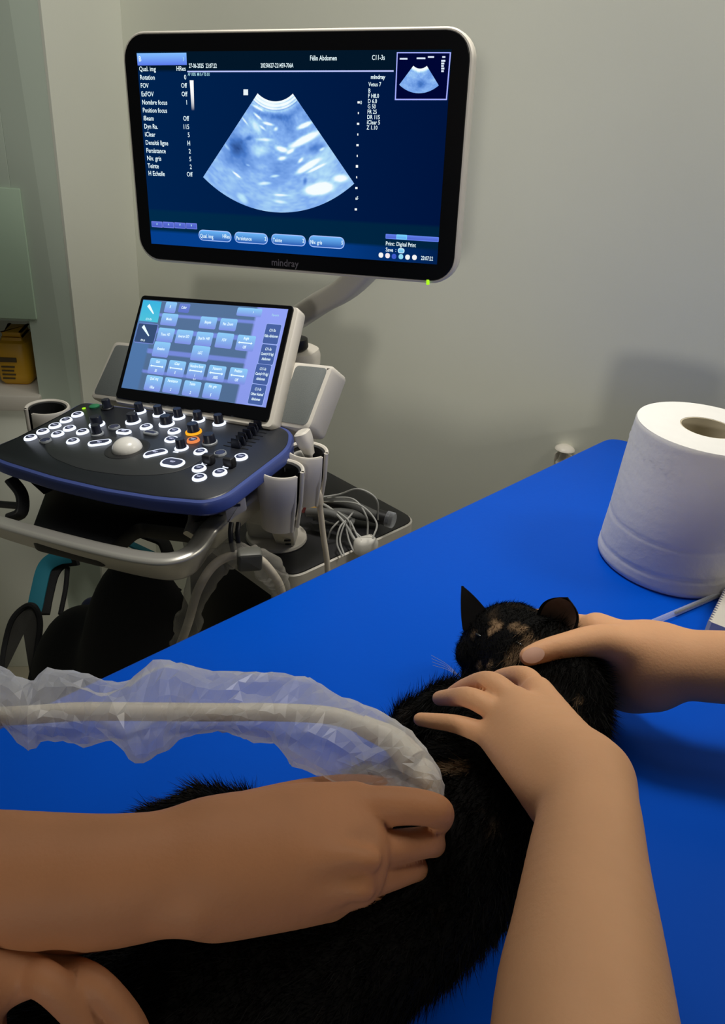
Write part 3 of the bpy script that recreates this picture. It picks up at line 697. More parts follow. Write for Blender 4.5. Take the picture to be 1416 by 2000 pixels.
for (x, y, l_) in ((294, 604, 1.0), (284, 646, 1.15)):
    A_ = TS.uv(x - 4 * l_, y - 8 * l_, 0.0016); B_ = TS.uv(x + 6 * l_, y + 9 * l_, 0.0016); d_ = unit(B_ - A_); q_ = np.array([-d_[1], d_[0]])
    V = [TS.p(*(A_ + q_ * 0.003), 0.0018), TS.p(*(A_ - q_ * 0.003), 0.0018), TS.p(*(B_ - q_ * 0.001), 0.0018), TS.p(*(B_ + q_ * 0.001), 0.0018)]
    MB().add(V, [(0, 1, 2, 3)]).build('probe_icon', M['g_text'], ts, flip=False)
text(TS, 'C11-3s', 284, 625, 4.6, M['g_text'], ts, sx=0.8); text(TS, 'P8-3s', 274, 666, 4.6, M['g_text'], ts, sx=0.8)
def tkey(cx, cy, w, h, lines, arrow=False, dim=False, c=0.0009):
    a, b = TS.uv(cx, cy, c); k = mpp(TS.p(a, b)); W, H = w * k * 1.17, h * k / 0.80
    col_t, col_b = ((110, 135, 215), (95, 115, 200)) if dim else ((142, 205, 248), (128, 146, 228))
    ol = rr(W, H, 0.0025, 3, a, b); V = [TS.p(x, y, c) for x, y in ol]; cols = []
    for x, y in ol: v = 0.5 - (y - b) / H; cols.append(np.array(srgb(*col_t)) * (1 - v) + np.array(srgb(*col_b)) * v)
    me, o = MB().add(V, [tuple(range(len(V)))]).mesh('touch_key', M['g_attr'])
    at_ = me.color_attributes.new('glow', 'FLOAT_COLOR', 'POINT'); at_.data.foreach_set('color', np.array([(*q, 1) for q in cols], np.float32).ravel())
    place(bpy.data.objects.new('touch_key', me), Matrix.Translation(Vector(o)), ts)
    n_ = len(lines)
    ys = [0] if n_ == 1 else ([0.27, -0.30] if n_ == 2 else [0.32, 0, -0.32])
    for s, y in zip(lines, ys): text(TS, s, 0, 0, 0, M['g_text'], ts, 'CENTER', uvpos=(a, b + y * H - 0.0014), h=0.0046, sx=0.68, c=0.0016, bold=0.03)
    if arrow:
        z = 0.0016; hw_ = W * 0.40; V = [(-hw_, 0), (-hw_ + 0.003, 0.0022), (-hw_ + 0.003, 0.0008), (hw_ - 0.003, 0.0008), (hw_ - 0.003, 0.0022), (hw_, 0), (hw_ - 0.003, -0.0022), (hw_ - 0.003, -0.0008), (-hw_ + 0.003, -0.0008), (-hw_ + 0.003, -0.0022)]
        MB().add([TS.p(a + x, b + y, z) for x, y in V], [tuple(range(10))]).build('arrow_icon', M['g_text'], ts, flip=False)
ZT = lambda x, y: (150 + x / 4.72, 560 + y / 4.72)
ZU = lambda x, y: (400 + x / 4.72, 560 + y / 4.72)
tkey(*ZT(864, 190), 25, 18, ['B']); tkey(*ZT(990, 197), 24, 15, ['Color'], dim=True)
tkey(*ZT(852, 303), 36, 20, ['Modes']); tkey(*ZT(1210, 333), 36, 20, ['Biopsie']); tkey(*ZU(215, 350), 36, 20, ['Pan. Zoom'])
for x, s in ((818, 'Trans. HD'), (988, 'Inverse G/D'), (1172, 'Dual liv. H/B')): tkey(*ZT(x, 445 + (x - 818) * 0.105), 36, 23, [s])
tkey(*ZU(180, 497), 36, 25, ['FOV']); tkey(*ZU(375, 520), 38, 26, ['Angle', 'Off'], True)
tkey(*ZT(778, 578), 36, 25, ['Rotation']); tkey(*ZT(1138, 615), 38, 25, ['LGC'])
for (x, y), (s1, s2) in zip([ZT(740, 735), ZT(917, 755), ZT(1098, 778), ZT(1287, 800), ZU(302, 822)], [('Gain', '50'), ('iClear', '5'), ('Nombre focus', '1'), ('Puissance', '100%'), ('Position', 'Off')]): tkey(x, y, 37, 26, [s1, s2], True)
for (x, y), (s1, s2) in zip([ZT(705, 890), ZT(877, 912), ZT(1058, 940), ZT(1245, 962)], [('Qual. img', 'HRes'), ('Persistance', '2'), ('Teinte', '2'), ('Niv. gris', '5')]): tkey(x, y, 37, 25, [s1, s2])
text(TS, '0.4', *ZT(1080, 862), 4.2, M['g_text'], ts, 'CENTER'); tkey(*ZU(410, 236), 52, 14, ['             \u203a'], dim=False)
text(TS, 'Favoris', *ZU(648, 272), 5, M['g_textdim'], ts, 'CENTER')
for (x, y), ls in zip([ZU(620, 437), ZU(578, 625), ZU(528, 808), ZU(483, 995)], [('C11-3s', 'F\u00e9lin Abdomen'), ('C11-3s', 'Canin(<10 kg)', 'Abdomen'), ('C11-3s', 'Canin(>10 kg)', 'Abdomen'), ('C11-3s', 'Other Animal', 'Abdomen')]):
    a, b = TS.uv(x, y, 0.0009); k = mpp(TS.p(a, b)); W, H = 38 * k, 37 * k / 0.86
    for nm, ins, c, col_ in (('preset_key', 0, 0.0009, (165, 185, 250)), ('preset_face', 0.0008, 0.0012, (72, 98, 162))):
        V = [TS.p(x_, y_, c) for x_, y_ in inset(rr(W, H, 0.003, 3, a, b), ins)]
        me, o = MB().add(V, [tuple(range(len(V)))]).mesh(nm, M['g_attr']); at_ = me.color_attributes.new('glow', 'FLOAT_COLOR', 'POINT'); at_.data.foreach_set('color', np.array([(*srgb(*col_), 1)] * len(V), np.float32).ravel())
        place(bpy.data.objects.new(nm, me), Matrix.Translation(Vector(o)), ts)
    for s, yy in zip(ls, (0.24, 0.0, -0.24) if len(ls) == 3 else (0.16, -0.12)): text(TS, s, 0, 0, 0, M['g_text'], ts, 'CENTER', uvpos=(a, b + yy * H - 0.0016), h=0.0042, sx=0.66, c=0.0018, bold=0.03)

# --- speakers beside the touch screen
def quad_slab(name, px4, fr, c, t, r, mat, parent, soft_r=0.003):
    ol = roundpoly([fr.uv(px, py, c) for px, py in px4], r, 4); mb = MB(); slab(mb, fr, ol, [(q, h + c) for q, h in soft(-t, 0, soft_r)]); return mb.build(name, mat, parent)
quad_slab('speaker_frame', [(566, 703), (652, 712), (603, 842), (524, 829)], TS, -0.022, 0.050, 0.010, M['white'], UM, 0.008)
g = quad_slab('speaker_grille', [(578, 713), (640, 719), (598, 831), (542, 822)], TS, -0.0215, 0.004, 0.008, M['mesh_grey'], UM, 0.0005)
quad_slab('speaker_frame', [(222, 665), (300, 672), (262, 789), (174, 777)], TS, -0.024, 0.035, 0.010, M['white'], UM, 0.006)
quad_slab('speaker_grille', [(226, 673), (300, 680), (262, 779), (182, 769)], TS, -0.0235, 0.004, 0.008, M['mesh_grey'], UM, 0.0005)

# --- console
yw = math.radians(-25); ku = unit((math.cos(yw), math.sin(yw), 0.13)); kw = np.array([-math.sin(yw), math.cos(yw), 0.08]); kw = unit(kw - ku * (kw @ ku))
K = Fr((-0.284, 1.088, 0.958), ku, kw)
q = lambda px, py, c=0: tuple(K.uv(px, py, c))
front = [q(416, 983), q(300, 973), q(200, 956), q(100, 933)]
k_ol = [q(556, 830), q(573, 842), q(571, 872), q(446, 968), q(400, 982), q(300, 973), q(200, 957), q(100, 934), q(0, 903), q(-30, 888), q(-20, 872), q(62, 838), q(152, 787), q(170, 783)]
k_ol = roundpoly(k_ol[::-1], [0.02] * 10 + [0.045, 0.045] + [0.02] * 2, 4)
mb = MB(); slab(mb, K, k_ol, [(0.007, -0.003), (0.007, -0.001), (0.0085, 0.0)]); mb.build('console_panel', M['panel'], UM)
mb = MB(); slab(mb, K, k_ol, [(0.004, -0.022), (0.0, -0.018), (0.0, -0.006), (0.002, -0.0025), (0.0068, -0.0012)], cap0=True, cap1=False); mb.build('console_rim', M['blue_trim'], UM)
mb = MB(); slab(mb, K, k_ol, [(0.085, -0.066), (0.055, -0.052), (0.035, -0.030), (0.020, -0.0215)]); mb.build('console_underside', M['black'], UM)
pc = q(250, 893)
pad = [q(92, 868), q(105, 888), q(150, 912), q(210, 927), q(280, 931), (q(350, 921)), q(398, 897), q(405, 872), q(330, 880), q(250, 895), q(170, 874)]
pad = roundpoly([q(86, 868), q(96, 892), q(160, 918), q(260, 931), q(350, 924), q(410, 893), q(390, 870), q(300, 852), q(200, 848), q(120, 855)][::-1] if False else [q(86, 866), q(96, 892), q(160, 918), q(260, 931), q(350, 924), q(408, 892), q(380, 868), q(300, 858), q(200, 852), q(120, 856)], 0.03, 5)
mb = MB(); slab(mb, K, pad, [(0, -0.0005), (0, 0.0004), (0.0008, 0.0008)]); mb.build('palm_pad', M['pad'], UM)

def proto(name, mat, fn):
    mb = MB(); fn(mb); me, o = mb.mesh(name, mat, origin=(0, 0, 0)); return me
def inst(me, name, a, b, c, parent, ang=0.0, s=1.0):
    o = bpy.data.objects.new(name, me); return place(o, K.mat(a, b, c, ang) @ Matrix.Scale(s, 4), parent)
Z = ID
P_ring = proto('light_ring', M['g_white'], lambda mb: lathe(mb, Z, [(0.0068, 0.0003), (0.0098, 0.0003), (0.0096, 0.0022), (0.0085, 0.0036), (0.0068, 0.0036)], 24))
P_ringdim = proto('light_ring', M['g_dim'], lambda mb: lathe(mb, Z, [(0.0074, 0.0003), (0.0090, 0.0003), (0.0088, 0.0022), (0.0082, 0.0034), (0.0074, 0.0034)], 24))
P_ringred = proto('light_ring', M['g_red'], lambda mb: lathe(mb, Z, [(0.0064, 0.0003), (0.0094, 0.0003), (0.0092, 0.0022), (0.0085, 0.0036), (0.0064, 0.0036)], 24))
P_cap = proto('button', M['key_top'], lambda mb: lathe(mb, Z, [(0.0069, -0.001), (0.0069, 0.0030), (0.0062, 0.0037), (0.0, 0.0037)], 24))
def icon(mb):
    box(mb, Z, -0.0042, 0.0042, 0.0006, 0.0015, 0.0035, 0.00395, 0.0001); box(mb, Z, -0.003, 0.003, -0.0016, -0.0007, 0.0035, 0.00395, 0.0001)
P_icon = proto('icon', M['g_icon'], icon)
def button(px, py, ring=None, ic=True, s=1.0):
    a, b = K.uv(px, py, 0.003); o = inst(P_cap, 'button', a, b, 0, UM, 0, s)
    inst(ring or P_ring, 'light_ring', a, b, 0, o, 0, s)
    if ic: inst(P_icon, 'icon', a, b, 0, o, 0, s)
for p in ((150.8, 808), (128.6, 819), (106.6, 830), (83, 841), (58.7, 853), (135, 835), (112, 846), (160.6, 841.5), (141.7, 860), (285, 832), (339.7, 840.4), (391, 880.5), (470, 891), (388.4, 913), (429, 920.8), (389, 930.7)): button(*p)
button(377, 858, P_ringred)
for p in ((88, 859), (222.5, 832.6), (429.7, 883.7)): button(*p, P_ringdim, False)
def oval(px, py, w, h, ang, mat, bend=0.0, name='button'):
    a, b = K.uv(px, py, 0.002); pts = rr(w, h, min(w, h) * 0.49, 8)
    if bend: pts = [(x, y + bend * (x / (w / 2)) ** 2 * w) for x, y in pts]
    def ring(mb):
        slab(mb, Z, pts, [(0, 0.0003), (0, 0.0022), (0.0010, 0.0034), (0.0028, 0.0034)], cap0=False, cap1=False)
    me = proto('light_ring', mat, ring); cap = proto(name, M['key_top'], lambda mb: slab(mb, Z, pts, [(0.0027, -0.001), (0.0027, 0.003), (0.0034, 0.0036)]))
    o = inst(cap, name, a, b, 0, UM, ang); inst(me, 'light_ring', a, b, 0, o, ang); inst(P_icon, 'icon', a, b, 0.0001, o, 0, 1.0 if mat is M['g_white'] else 0.6)
oval(194, 865, 0.034, 0.017, 0.62, M['g_white'], 0.07); oval(303, 884, 0.034, 0.017, 0.85, M['g_white'], -0.09)
oval(337, 903.5, 0.036, 0.024, 0.02, M['g_white']); oval(241.5, 843, 0.025, 0.014, 0.10, M['g_white']); oval(335, 858, 0.022, 0.019, -0.2, M['g_white']); oval(294, 845, 0.026, 0.012, 0.0, M['g_dim'])
def knobmesh(r, h): return proto('knob', M['knob'], lambda mb: lathe(mb, Z, [(r * 1.02, 0.001), (r * 1.02, 0.004), (r * 0.93, 0.006), (r * 0.90, h - 0.0015), (r * 0.80, h), (0, h)], 28))
def kring(r0, r1, mat): return proto('light_ring', mat, lambda mb: lathe(mb, Z, [(r1, 0.0002), (r1, 0.0024), (r1 - 0.001, 0.0032), (r0, 0.0032)], 28))
KS, KL = knobmesh(0.0074, 0.016), knobmesh(0.0094, 0.015)
RS, RL, RO, RD = kring(0.0072, 0.0100, M['g_white']), kring(0.0090, 0.0121, M['g_white']), kring(0.0090, 0.0121, M['g_orange']), kring(0.0072, 0.0098, M['g_dim'])
def knob(px, py, body, ring):
    a, b = K.uv(px, py, 0.0); o = inst(body, 'knob', a, b, 0, UM)
    if ring: inst(ring, 'light_ring', a, b, 0, o)
for p in ((273.5, 805.5), (311, 811), (349.5, 816.5), (388, 822), (428.5, 828.5)): knob(*p, KS, RS)
for p in ((190, 830.5), (260.5, 824.5), (326, 829.5)): knob(*p, KL, RL)
knob(378.5, 845, KL, RO); knob(190.5, 849, KS, RD); knob(355, 877, KS, RS); knob(410, 866, KL, kring(0.009, 0.0112, M['g_dim'])); knob(210, 798, KS, kring(0.0072, 0.0105, M['black']))
for px, py in ((343.5, 884), (400, 906), (441, 913)):
    a, b = K.uv(px, py); mb = MB(); box(mb, K, a - 0.0045, a + 0.0045, b - 0.0016, b + 0.0016, 0.0002, 0.001, 0.0002); mb.build('light_mark', M['g_white'], UM)
for px, py in ((409, 905), (450, 911)):
    a, b = K.uv(px, py); mb = MB(); box(mb, K, a - 0.008, a + 0.008, b - 0.006, b + 0.006, 0.0, 0.014, 0.003); mb.build('toggle', M['black'], UM)
a, b = K.uv(184, 792.5, 0.002); mb = MB(); lathe(mb, K.shift(a, b), [(0.0085, 0), (0.0085, 0.002), (0.007, 0.003), (0, 0.003)], 24); mb.build('power_key', M['green_key'], UM)
a, b = K.uv(164, 798); mb = MB(); lathe(mb, K.shift(a, b), [(0.003, 0), (0.003, 0.001), (0, 0.0012)], 12); mb.build('power_light', M['g_green'], UM)
a, b = K.uv(248, 874, 0.003); mb = MB(); lathe(mb, K.shift(a, b), [(0.033, 0.0003), (0.032, 0.0014), (0.024, 0.0020), (0.022, 0.0012)], 40); mb.build('trackball_ring', M['black'], UM)
mb = MB(); lathe(mb, K.shift(a, b), [(0.0215, 0.0010)] + [(0.0215 * math.cos(t), 0.001 + 0.0165 * math.sin(t)) for t in np.linspace(0.05, math.pi / 2, 10)], 36); mb.build('trackball', M['ball'], UM)
# eight sliders in a raked row
s0, s1 = np.array(K.uv(462, 874)), np.array(K.uv(512, 831)); d_ = unit(s1 - s0)
for k in range(8):
    p = s0 + (s1 - s0) * (k / 7.0)
    mb = MB(); box(mb, K, p[0] - 0.022, p[0] + 0.020, p[1] - 0.0009, p[1] + 0.0009, 0.0001, 0.0008, 0.0002); mb.build('slider_slot', M['black'], UM)
    x = p[0] + 0.002 * math.sin(k * 2.1)
    mb = MB(); slab(mb, K.shift(x, p[1]), rr(0.016, 0.0052, 0.0012, 2), [(0, 0.0006), (0.0004, 0.006), (0.0022, 0.012), (0.0024, 0.0128)]); mb.build('slider', M['knob'], UM)

# --- silver handle loop and what hangs below the console
hz = -0.085
hp_ = [K.p(*K.uv(px, py, hz), hz) for px, py in ((-120, 985), (-60, 1010), (0, 1032), (100, 1061), (200, 1087), (280, 1104), (335, 1108), (378, 1092), (408, 1055))]
hp_ += [K.p(*K.uv(px, py, c_), c_) for px, py, c_ in ((436, 1028, -0.078), (472, 996, -0.068), (516, 958, -0.060), (562, 914, -0.054))]
path = spline(hp_, 7)
sect = roundpoly([(-0.014, -0.015), (-0.004, -0.021), (0.012, 0.011), (0.007, 0.015), (-0.010, 0.014)], 0.005, 3)
mb = MB(); sweep(mb, path, sect, up=K.n, scale=list(np.interp(np.linspace(0, 12, len(path)), [0, 4, 7, 9, 12], [1.15, 1.15, 1.25, 1.5, 1.6]))); mb.build('handle_frame', M['silver'], UM)
mb = MB(); sweep(mb, spline([K.p(*K.uv(352, 975, -0.05), -0.05), K.p(*K.uv(378, 985, -0.06), -0.06), K.p(*K.uv(388, 1015, -0.07), -0.07), K.p(*K.uv(378, 1050, -0.08), -0.08)], 5), rr(0.030, 0.010, 0.003, 3), up=K.n); mb.build('handle_brace', M['silver'], UM)
quad_slab('keyboard_tray', [(92, 950), (396, 985), (384, 1034), (266, 1020), (196, 1080), (56, 1046)], K, -0.075, 0.025, 0.012, M['black'], UM)
quad_slab('tray_strap', [(248, 1022), (272, 1026), (222, 1072), (192, 1066)], K, -0.106, 0.004, 0.002, M['white_grey'], UM, 0.001)
mb = MB(); sweep(mb, spline([K.p(*K.uv(20, 935, -0.03), -0.03), K.p(*K.uv(42, 965, -0.05), -0.05), K.p(*K.uv(42, 1000, -0.07), -0.07), K.p(*K.uv(20, 1012, -0.08), -0.08)], 5), rr(0.018, 0.008, 0.003, 3), up=K.n); mb.build('side_bracket', M['black'], UM)
mb = MB(); sweep(mb, spline([K.p(*K.uv(-60, 980, -0.07), -0.07), K.p(*K.uv(-10, 984, -0.07), -0.07), K.p(*K.uv(38, 988, -0.065), -0.065)], 5), rr(0.008, 0.010, 0.003, 3), up=K.n); mb.build('side_clip', M['black'], UM)
# support body under the console (light grey side)
quad_slab('console_support', [(440, 955), (520, 898), (560, 905), (556, 1010), (520, 1030), (470, 1020), (415, 1040)], Fr(K.p(0.15, -0.06, -0.05), ku, np.array([0, 0, 1.0]), unit(np.cross(ku, (0, 0, 1)))), 0.0, 0.06, 0.012, M['white_grey'], UM)

# --- cup holders
DECK = 0.74
def cup(px, py, rz, r, h, a_slot, w_slot, c):
    p = K.p(*K.uv(px, py, c), c); F_ = Fr(p, (math.cos(rz), math.sin(rz), 0), (-math.sin(rz), math.cos(rz), 0))
    a0, a1 = a_slot + w_slot / 2, a_slot - w_slot / 2 + 2 * math.pi
    mb = MB(); lathe(mb, F_, [(r - 0.003, -0.002), (r - 0.001, 0.0), (r + 0.001, 0.0), (r + 0.0025, -0.003), (r + 0.001, -h * 0.45), (r - 0.002, -h * 0.62), (r - 0.004, -h), (r - 0.007, -h), (r - 0.004, -h * 0.6), (r - 0.003, -0.002)], 40, a0, a1)
    for a in (a0, a1):
        e = F_.p((r - 0.001) * math.cos(a), (r - 0.001) * math.sin(a), 0)
        tube(mb, [e + np.array([0, 0, -0.002]), F_.p((r - 0.001) * math.cos(a), (r - 0.001) * math.sin(a), -h * 0.5), F_.p((r - 0.005) * math.cos(a), (r - 0.005) * math.sin(a), -h)], 0.0030, 10)
    o = mb.build('cup_holder', M['white'], UM)
    mb = MB(); lathe(mb, F_, [(r - 0.0035, -0.003), (r - 0.006, -0.004), (r - 0.008, -h * 0.62), (r - 0.008, -h + 0.002), (r - 0.0045, -h + 0.002), (r - 0.0045, -h * 0.6), (r - 0.0035, -0.003)], 40, a0 + 0.02, a1 - 0.02); mb.build('cup_liner', M['liner'], o)
    return p, F_, r, h
c1 = cup(549, 914, 0, 0.0300, 0.088, -0.42, 0.62, -0.012)
c2 = cup(601, 878, 0, 0.0275, 0.080, -0.42, 0.60, -0.012)
c3 = cup(92, 794, 0, 0.0330, 0.070, -2.3, 0.8, 0.004)
# bracket with two screw holes, disc foot
bp0 = c1[0] + np.array([0.006, 0.004, -0.089])
BK = Fr(bp0, unit((0.93, 0.36, 0)), unit((-0.36, 0.93, 0)))
dp0 = at(560, 1050, DECK + 0.004)
mb = MB(); sweep(mb, [bp0 + np.array([0, 0, 0.012]), bp0, bp0 * 0.3 + dp0 * 0.7, dp0], rr(0.034, 0.028, 0.004, 3), up=(0.2, 0.9, 0)); br = mb.build('holder_bracket', M['white'], UM)
BN = unit(CAMO - bp0); BU = unit(np.cross((0, 0, 1), BN)); BN2 = np.cross(BU, unit(dp0 - bp0)); BN2 = BN2 if BN2 @ BN > 0 else -BN2
for k in (0.30, 0.62):
    c_ = bp0 + (dp0 - bp0) * k + BN2 * 0.0165 + BU * 0.004
    mb = MB(); lathe(mb, Fr(c_, BU, np.cross(BN2, BU)), [(0.0, 0.0), (0.0052, 0.0), (0.0052, 0.0026), (0, 0.0026)], 16); mb.build('screw_hole', M['black'], br)
dp = at(540, 1047, DECK + 0.004)
mb = MB(); lathe(mb, Fr(dp, (1, 0, 0), (0, 1, 0)), [(0, -0.004), (0.050, -0.004), (0.052, -0.001), (0.051, 0.003), (0.048, 0.005), (0, 0.005)], 40); mb.build('column_disc', M['white'], UM)
mb = MB(); sweep(mb, [dp + np.array([-0.02, 0.012, 0.0]), K.p(0.13, -0.01, -0.03)], rr(0.055, 0.05, 0.012, 4)); mb.build('support_column', M['white_grey'], UM)
# hook plate at the front right corner
HPp = [(442, 975), (478, 966), (482, 994), (452, 1010), (444, 1020), (440, 998)]
HK = Fr(K.p(*K.uv(462, 985, -0.05), -0.05), unit((0.8, 0.6, 0)), np.array([0, 0, 1.0]))
_h = K.p(*K.uv(462, 985, -0.06), -0.06); HK = Fr(_h + unit(CAMO - _h) * 0.055, unit((0.9, 0.25, 0)), np.array([0, 0, 1.0]))
ol = roundpoly([HK.uv(*p) for p in HPp], 0.003, 3); mb = MB(); slab(mb, HK, ol, soft(-0.004, 0.004, 0.0015)); hk = mb.build('hook_plate', M['white'], UM)
mb = MB(); a, b = HK.uv(457, 984); box(mb, HK, a - 0.008, a + 0.008, b - 0.002, b + 0.002, 0.003, 0.0046, 0.0006); mb.build('plate_slot', M['black'], hk)
for dx in (0, 14):
    mb = MB(); sweep(mb, spline([hit(452 + dx, 1022, HK.o + HK.n * 0.0, HK.n), hit(450 + dx, 1040, HK.o + HK.n * 0.01, HK.n), hit(452 + dx, 1060, HK.o + HK.n * 0.015, HK.n), hit(456 + dx, 1078, HK.o + HK.n * 0.018, HK.n)], 4), rr(0.006, 0.009, 0.002, 3)); mb.build('cable_hook', M['black'], UM)

# --- wheeled base with its black deck
d1, d2 = at(566, 1128, DECK), at(740, 1048, DECK); bd = unit(d2 - d1); bn = np.array([-bd[1], bd[0], 0])
DF = Fr(d1, bd, bn, (0, 0, 1))
ol = roundpoly([(0.0, 0.0), (0.30, 0.0), (0.30, 0.34), (0.0, 0.34)], [0.03, 0.03, 0.03, 0.03])
mb = MB(); slab(mb, DF, ol, soft(-0.002, 0.0005, 0.001)); mb.build('deck', M['black'], UM)
mb = MB(); slab(mb, DF, list(map(tuple, inset(ol, -0.004))), [(0.01, -0.060), (0, -0.055), (0, -0.003), (0.002, -0.0015)]); mb.build('deck_trim', M['white'], UM)
mb = MB(); slab(mb, DF, list(map(tuple, inset(ol, -0.001))), soft(-0.0035, -0.0015, 0.0005)); mb.build('deck_line', M['navy'], UM)
mb = MB(); slab(mb, DF, list(map(tuple, inset(ol, 0.02))), soft(-DECK + 0.09, -0.0605, 0.01)); mb.build('cabinet', M['black'], UM)
b1 = at(478, 1180, DECK - 0.10); BF2 = Fr(b1, bd, bn, (0, 0, 1))
ol2 = roundpoly([(0.045, 0.0), (0.40, 0.0), (0.40, 0.30), (0.045, 0.30)], [0.07, 0.03, 0.03, 0.07], 8)
mb = MB(); slab(mb, BF2, ol2, [(0.004, -0.04), (0, -0.035), (0, -0.003), (0.003, 0)]); mb.build('lower_rim', M['white'], UM)
mb = MB(); slab(mb, BF2, list(map(tuple, inset(ol2, 0.014))), soft(-0.01, 0.0015, 0.001)); mb.build('lower_tray', M['navy'], UM)
for a, b in ((0.03, 0.04), (0.27, 0.04), (0.03, 0.30), (0.27, 0.30)):
    mb = MB(); lathe(mb, Fr(DF.p(a, b, 0.05 - DECK), bn, (0, 0, 1)), [(0, -0.015), (0.045, -0.015), (0.05, -0.01), (0.05, 0.01), (0.045, 0.015), (0, 0.015)], 24); mb.build('wheel', M['black'], UM)

# --- probe in the far cup, its cable hanging down
pc_ = c2[0]
t = thing('probe', 'white ultrasound probe resting in the rear cup holder, its cable hanging down', 'ultrasound probe', pc_)
h1 = hit(589, 842, pc_, unit((-0.25, -0.97, 0))); h2 = hit(605, 888, pc_, unit((-0.25, -0.97, 0))); ax = h2 - h1
path = [h1 + ax * k for k in (0, 0.06, 0.30, 0.55, 0.75, 1.0)]
mb = MB(); sweep(mb, path, rr(0.028, 0.020, 0.008, 4), scale=[0.72, 0.98, 1.0, 0.92, 0.72, 0.60]); mb.build('probe_body', M['white'], t)
cpath = spline([h2, pc_ + np.array([0.006, -0.006, -0.06]), hit(621, 962, pc_, unit((-0.25, -0.97, 0))), hit(626, 1000, pc_, unit((-0.25, -0.97, 0))), hit(632, 1050, pc_, unit((-0.25, -0.97, 0))), hit(639, 1100, pc_, unit((-0.25, -0.97, 0))), hit(640, 1160, pc_, unit((-0.25, -0.97, 0)))], 8)
mb = MB(); tube(mb, cpath, 0.0043, 12); mb.build('cable', M['cable'], t)
mb = MB(); tube(mb, cpath[12:22], 0.0058, 12); mb.build('strain_relief', M['cable'], t)
# ------------------------------------------------------------------ cables, bag and the things around the machine base
dz0 = DECK + 0.002
def dk(px, py, dz=0.0): return at(px, py, dz0 + dz)
t = thing('lead_bundle', 'tangle of thin grey electrode leads lying on the black deck of the machine', 'cables', dk(680, 1000))
loops = [[(602, 985, .02), (640, 980, .05), (700, 985, .07), (735, 1020, .05), (728, 1052, .03)],
         [(598, 972, .05), (640, 990, .05), (672, 1020, .04), (690, 1050, .02), (706, 1068, .01)],
         [(640, 1055, .006), (650, 1030, .03), (678, 1012, .04), (700, 1050, .02), (715, 1062, .01)],
         [(668, 1086, .004), (658, 1060, .02), (664, 1030, .04), (680, 1012, .045)],
         [(673, 1086, .004), (664, 1055, .02), (672, 1025, .04), (682, 1010, .045)],
         [(690, 1076, .004), (680, 1050, .02), (677, 1020, .04), (690, 1000, .05)],
         [(697, 1074, .004), (686, 1045, .02), (681, 1018, .045), (660, 1000, .05)],
         [(625, 990, .03), (665, 1012, .03), (700, 1045, .02), (720, 1060, .01)],
         [(600, 975, .06), (660, 966, .07), (700, 955, .09), (735, 975, .08), (738, 1015, .04)],
         [(640, 972, .06), (690, 975, .07), (716, 1010, .05), (718, 1048, .02)],
         [(605, 1000, .02), (640, 1020, .02), (680, 1030, .02), (700, 1046, .01)]]
for k, lp in enumerate(loops):
    mb = MB(); tube(mb, spline([dk(*p) for p in lp], 8), 0.0016 if k != 1 else 0.0026, 8); mb.build('lead', M['cable_grey'], t)
for k, (x0, y0, x1, y1, r) in enumerate(((600, 985, 745, 1015, 0.010), (610, 1008, 720, 1010, 0.008), (620, 975, 735, 1008, 0.009), (600, 1000, 690, 1022, 0.008))):
    mb = MB(); tube(mb, spline([dk(x0, y0, 0.012 + 0.008 * k), dk((x0 + x1) / 2, (y0 + y1) / 2 - 8, 0.02 + 0.008 * k), dk(x1, y1, 0.012 + 0.006 * k)], 8), r, 12); mb.build('thick_cord', material('dark_grey_cord', (0.10, 0.10, 0.095), 0.6), t)
p = dk(612, 995, 0.035); F_ = Fr(p, unit((0.9, -0.2, 0)), unit((0.2, 0.9, 0)))
mb = MB(); box(mb, F_, -0.010, 0.016, -0.006, 0.006, -0.005, 0.006, 0.002); mb.build('yellow_clip', M['yellow'], t)
mb = MB(); box(mb, F_, -0.024, -0.009, -0.005, 0.005, -0.004, 0.005, 0.002); mb.build('white_clip', M['white'], t)
p = dk(598, 985, 0.06); mb = MB(); tube(mb, [p, dk(592, 1000, 0.04)], 0.0025, 8); mb.build('red_clip', material('red_plastic', (0.35, 0.02, 0.03), 0.4), t)
t = thing('cable_plug', 'dark cylindrical cable plug with a clear end cap, beside the grey leads', 'plug', dk(757, 1015))
q0, q1 = dk(738, 1008, 0.03), dk(770, 1017, 0.03)
mb = MB(); tube(mb, [q0, q0 + (q1 - q0) * .5, q0 + (q1 - q0) * .75], 0.0125, 20); mb.build('plug_body', M['black'], t)
mb = MB(); tube(mb, [q0 + (q1 - q0) * .55, q0 + (q1 - q0) * .95, q1], 0.0140, 20, scale=[1, 1, 0.85]); mb.build('clear_cap', M['clear_rod'], t)
t_ = dk(712, 1062, 0.012); F_ = Fr(t_, unit((0.8, 0.5, 0)), unit((-0.5, 0.8, 0)))
mb = MB(); slab(mb, F_, roundpoly([(-0.018, -0.012), (0.022, -0.014), (0.022, 0.014), (-0.018, 0.012)], 0.01), [(0, -0.014), (0, 0.004), (0.004, 0.010), (0.009, 0.012)])
tag(mb.build('connector_cap', M['white_grey']), 'rounded pale plastic connector cap at the end of the grey leads', 'connector')

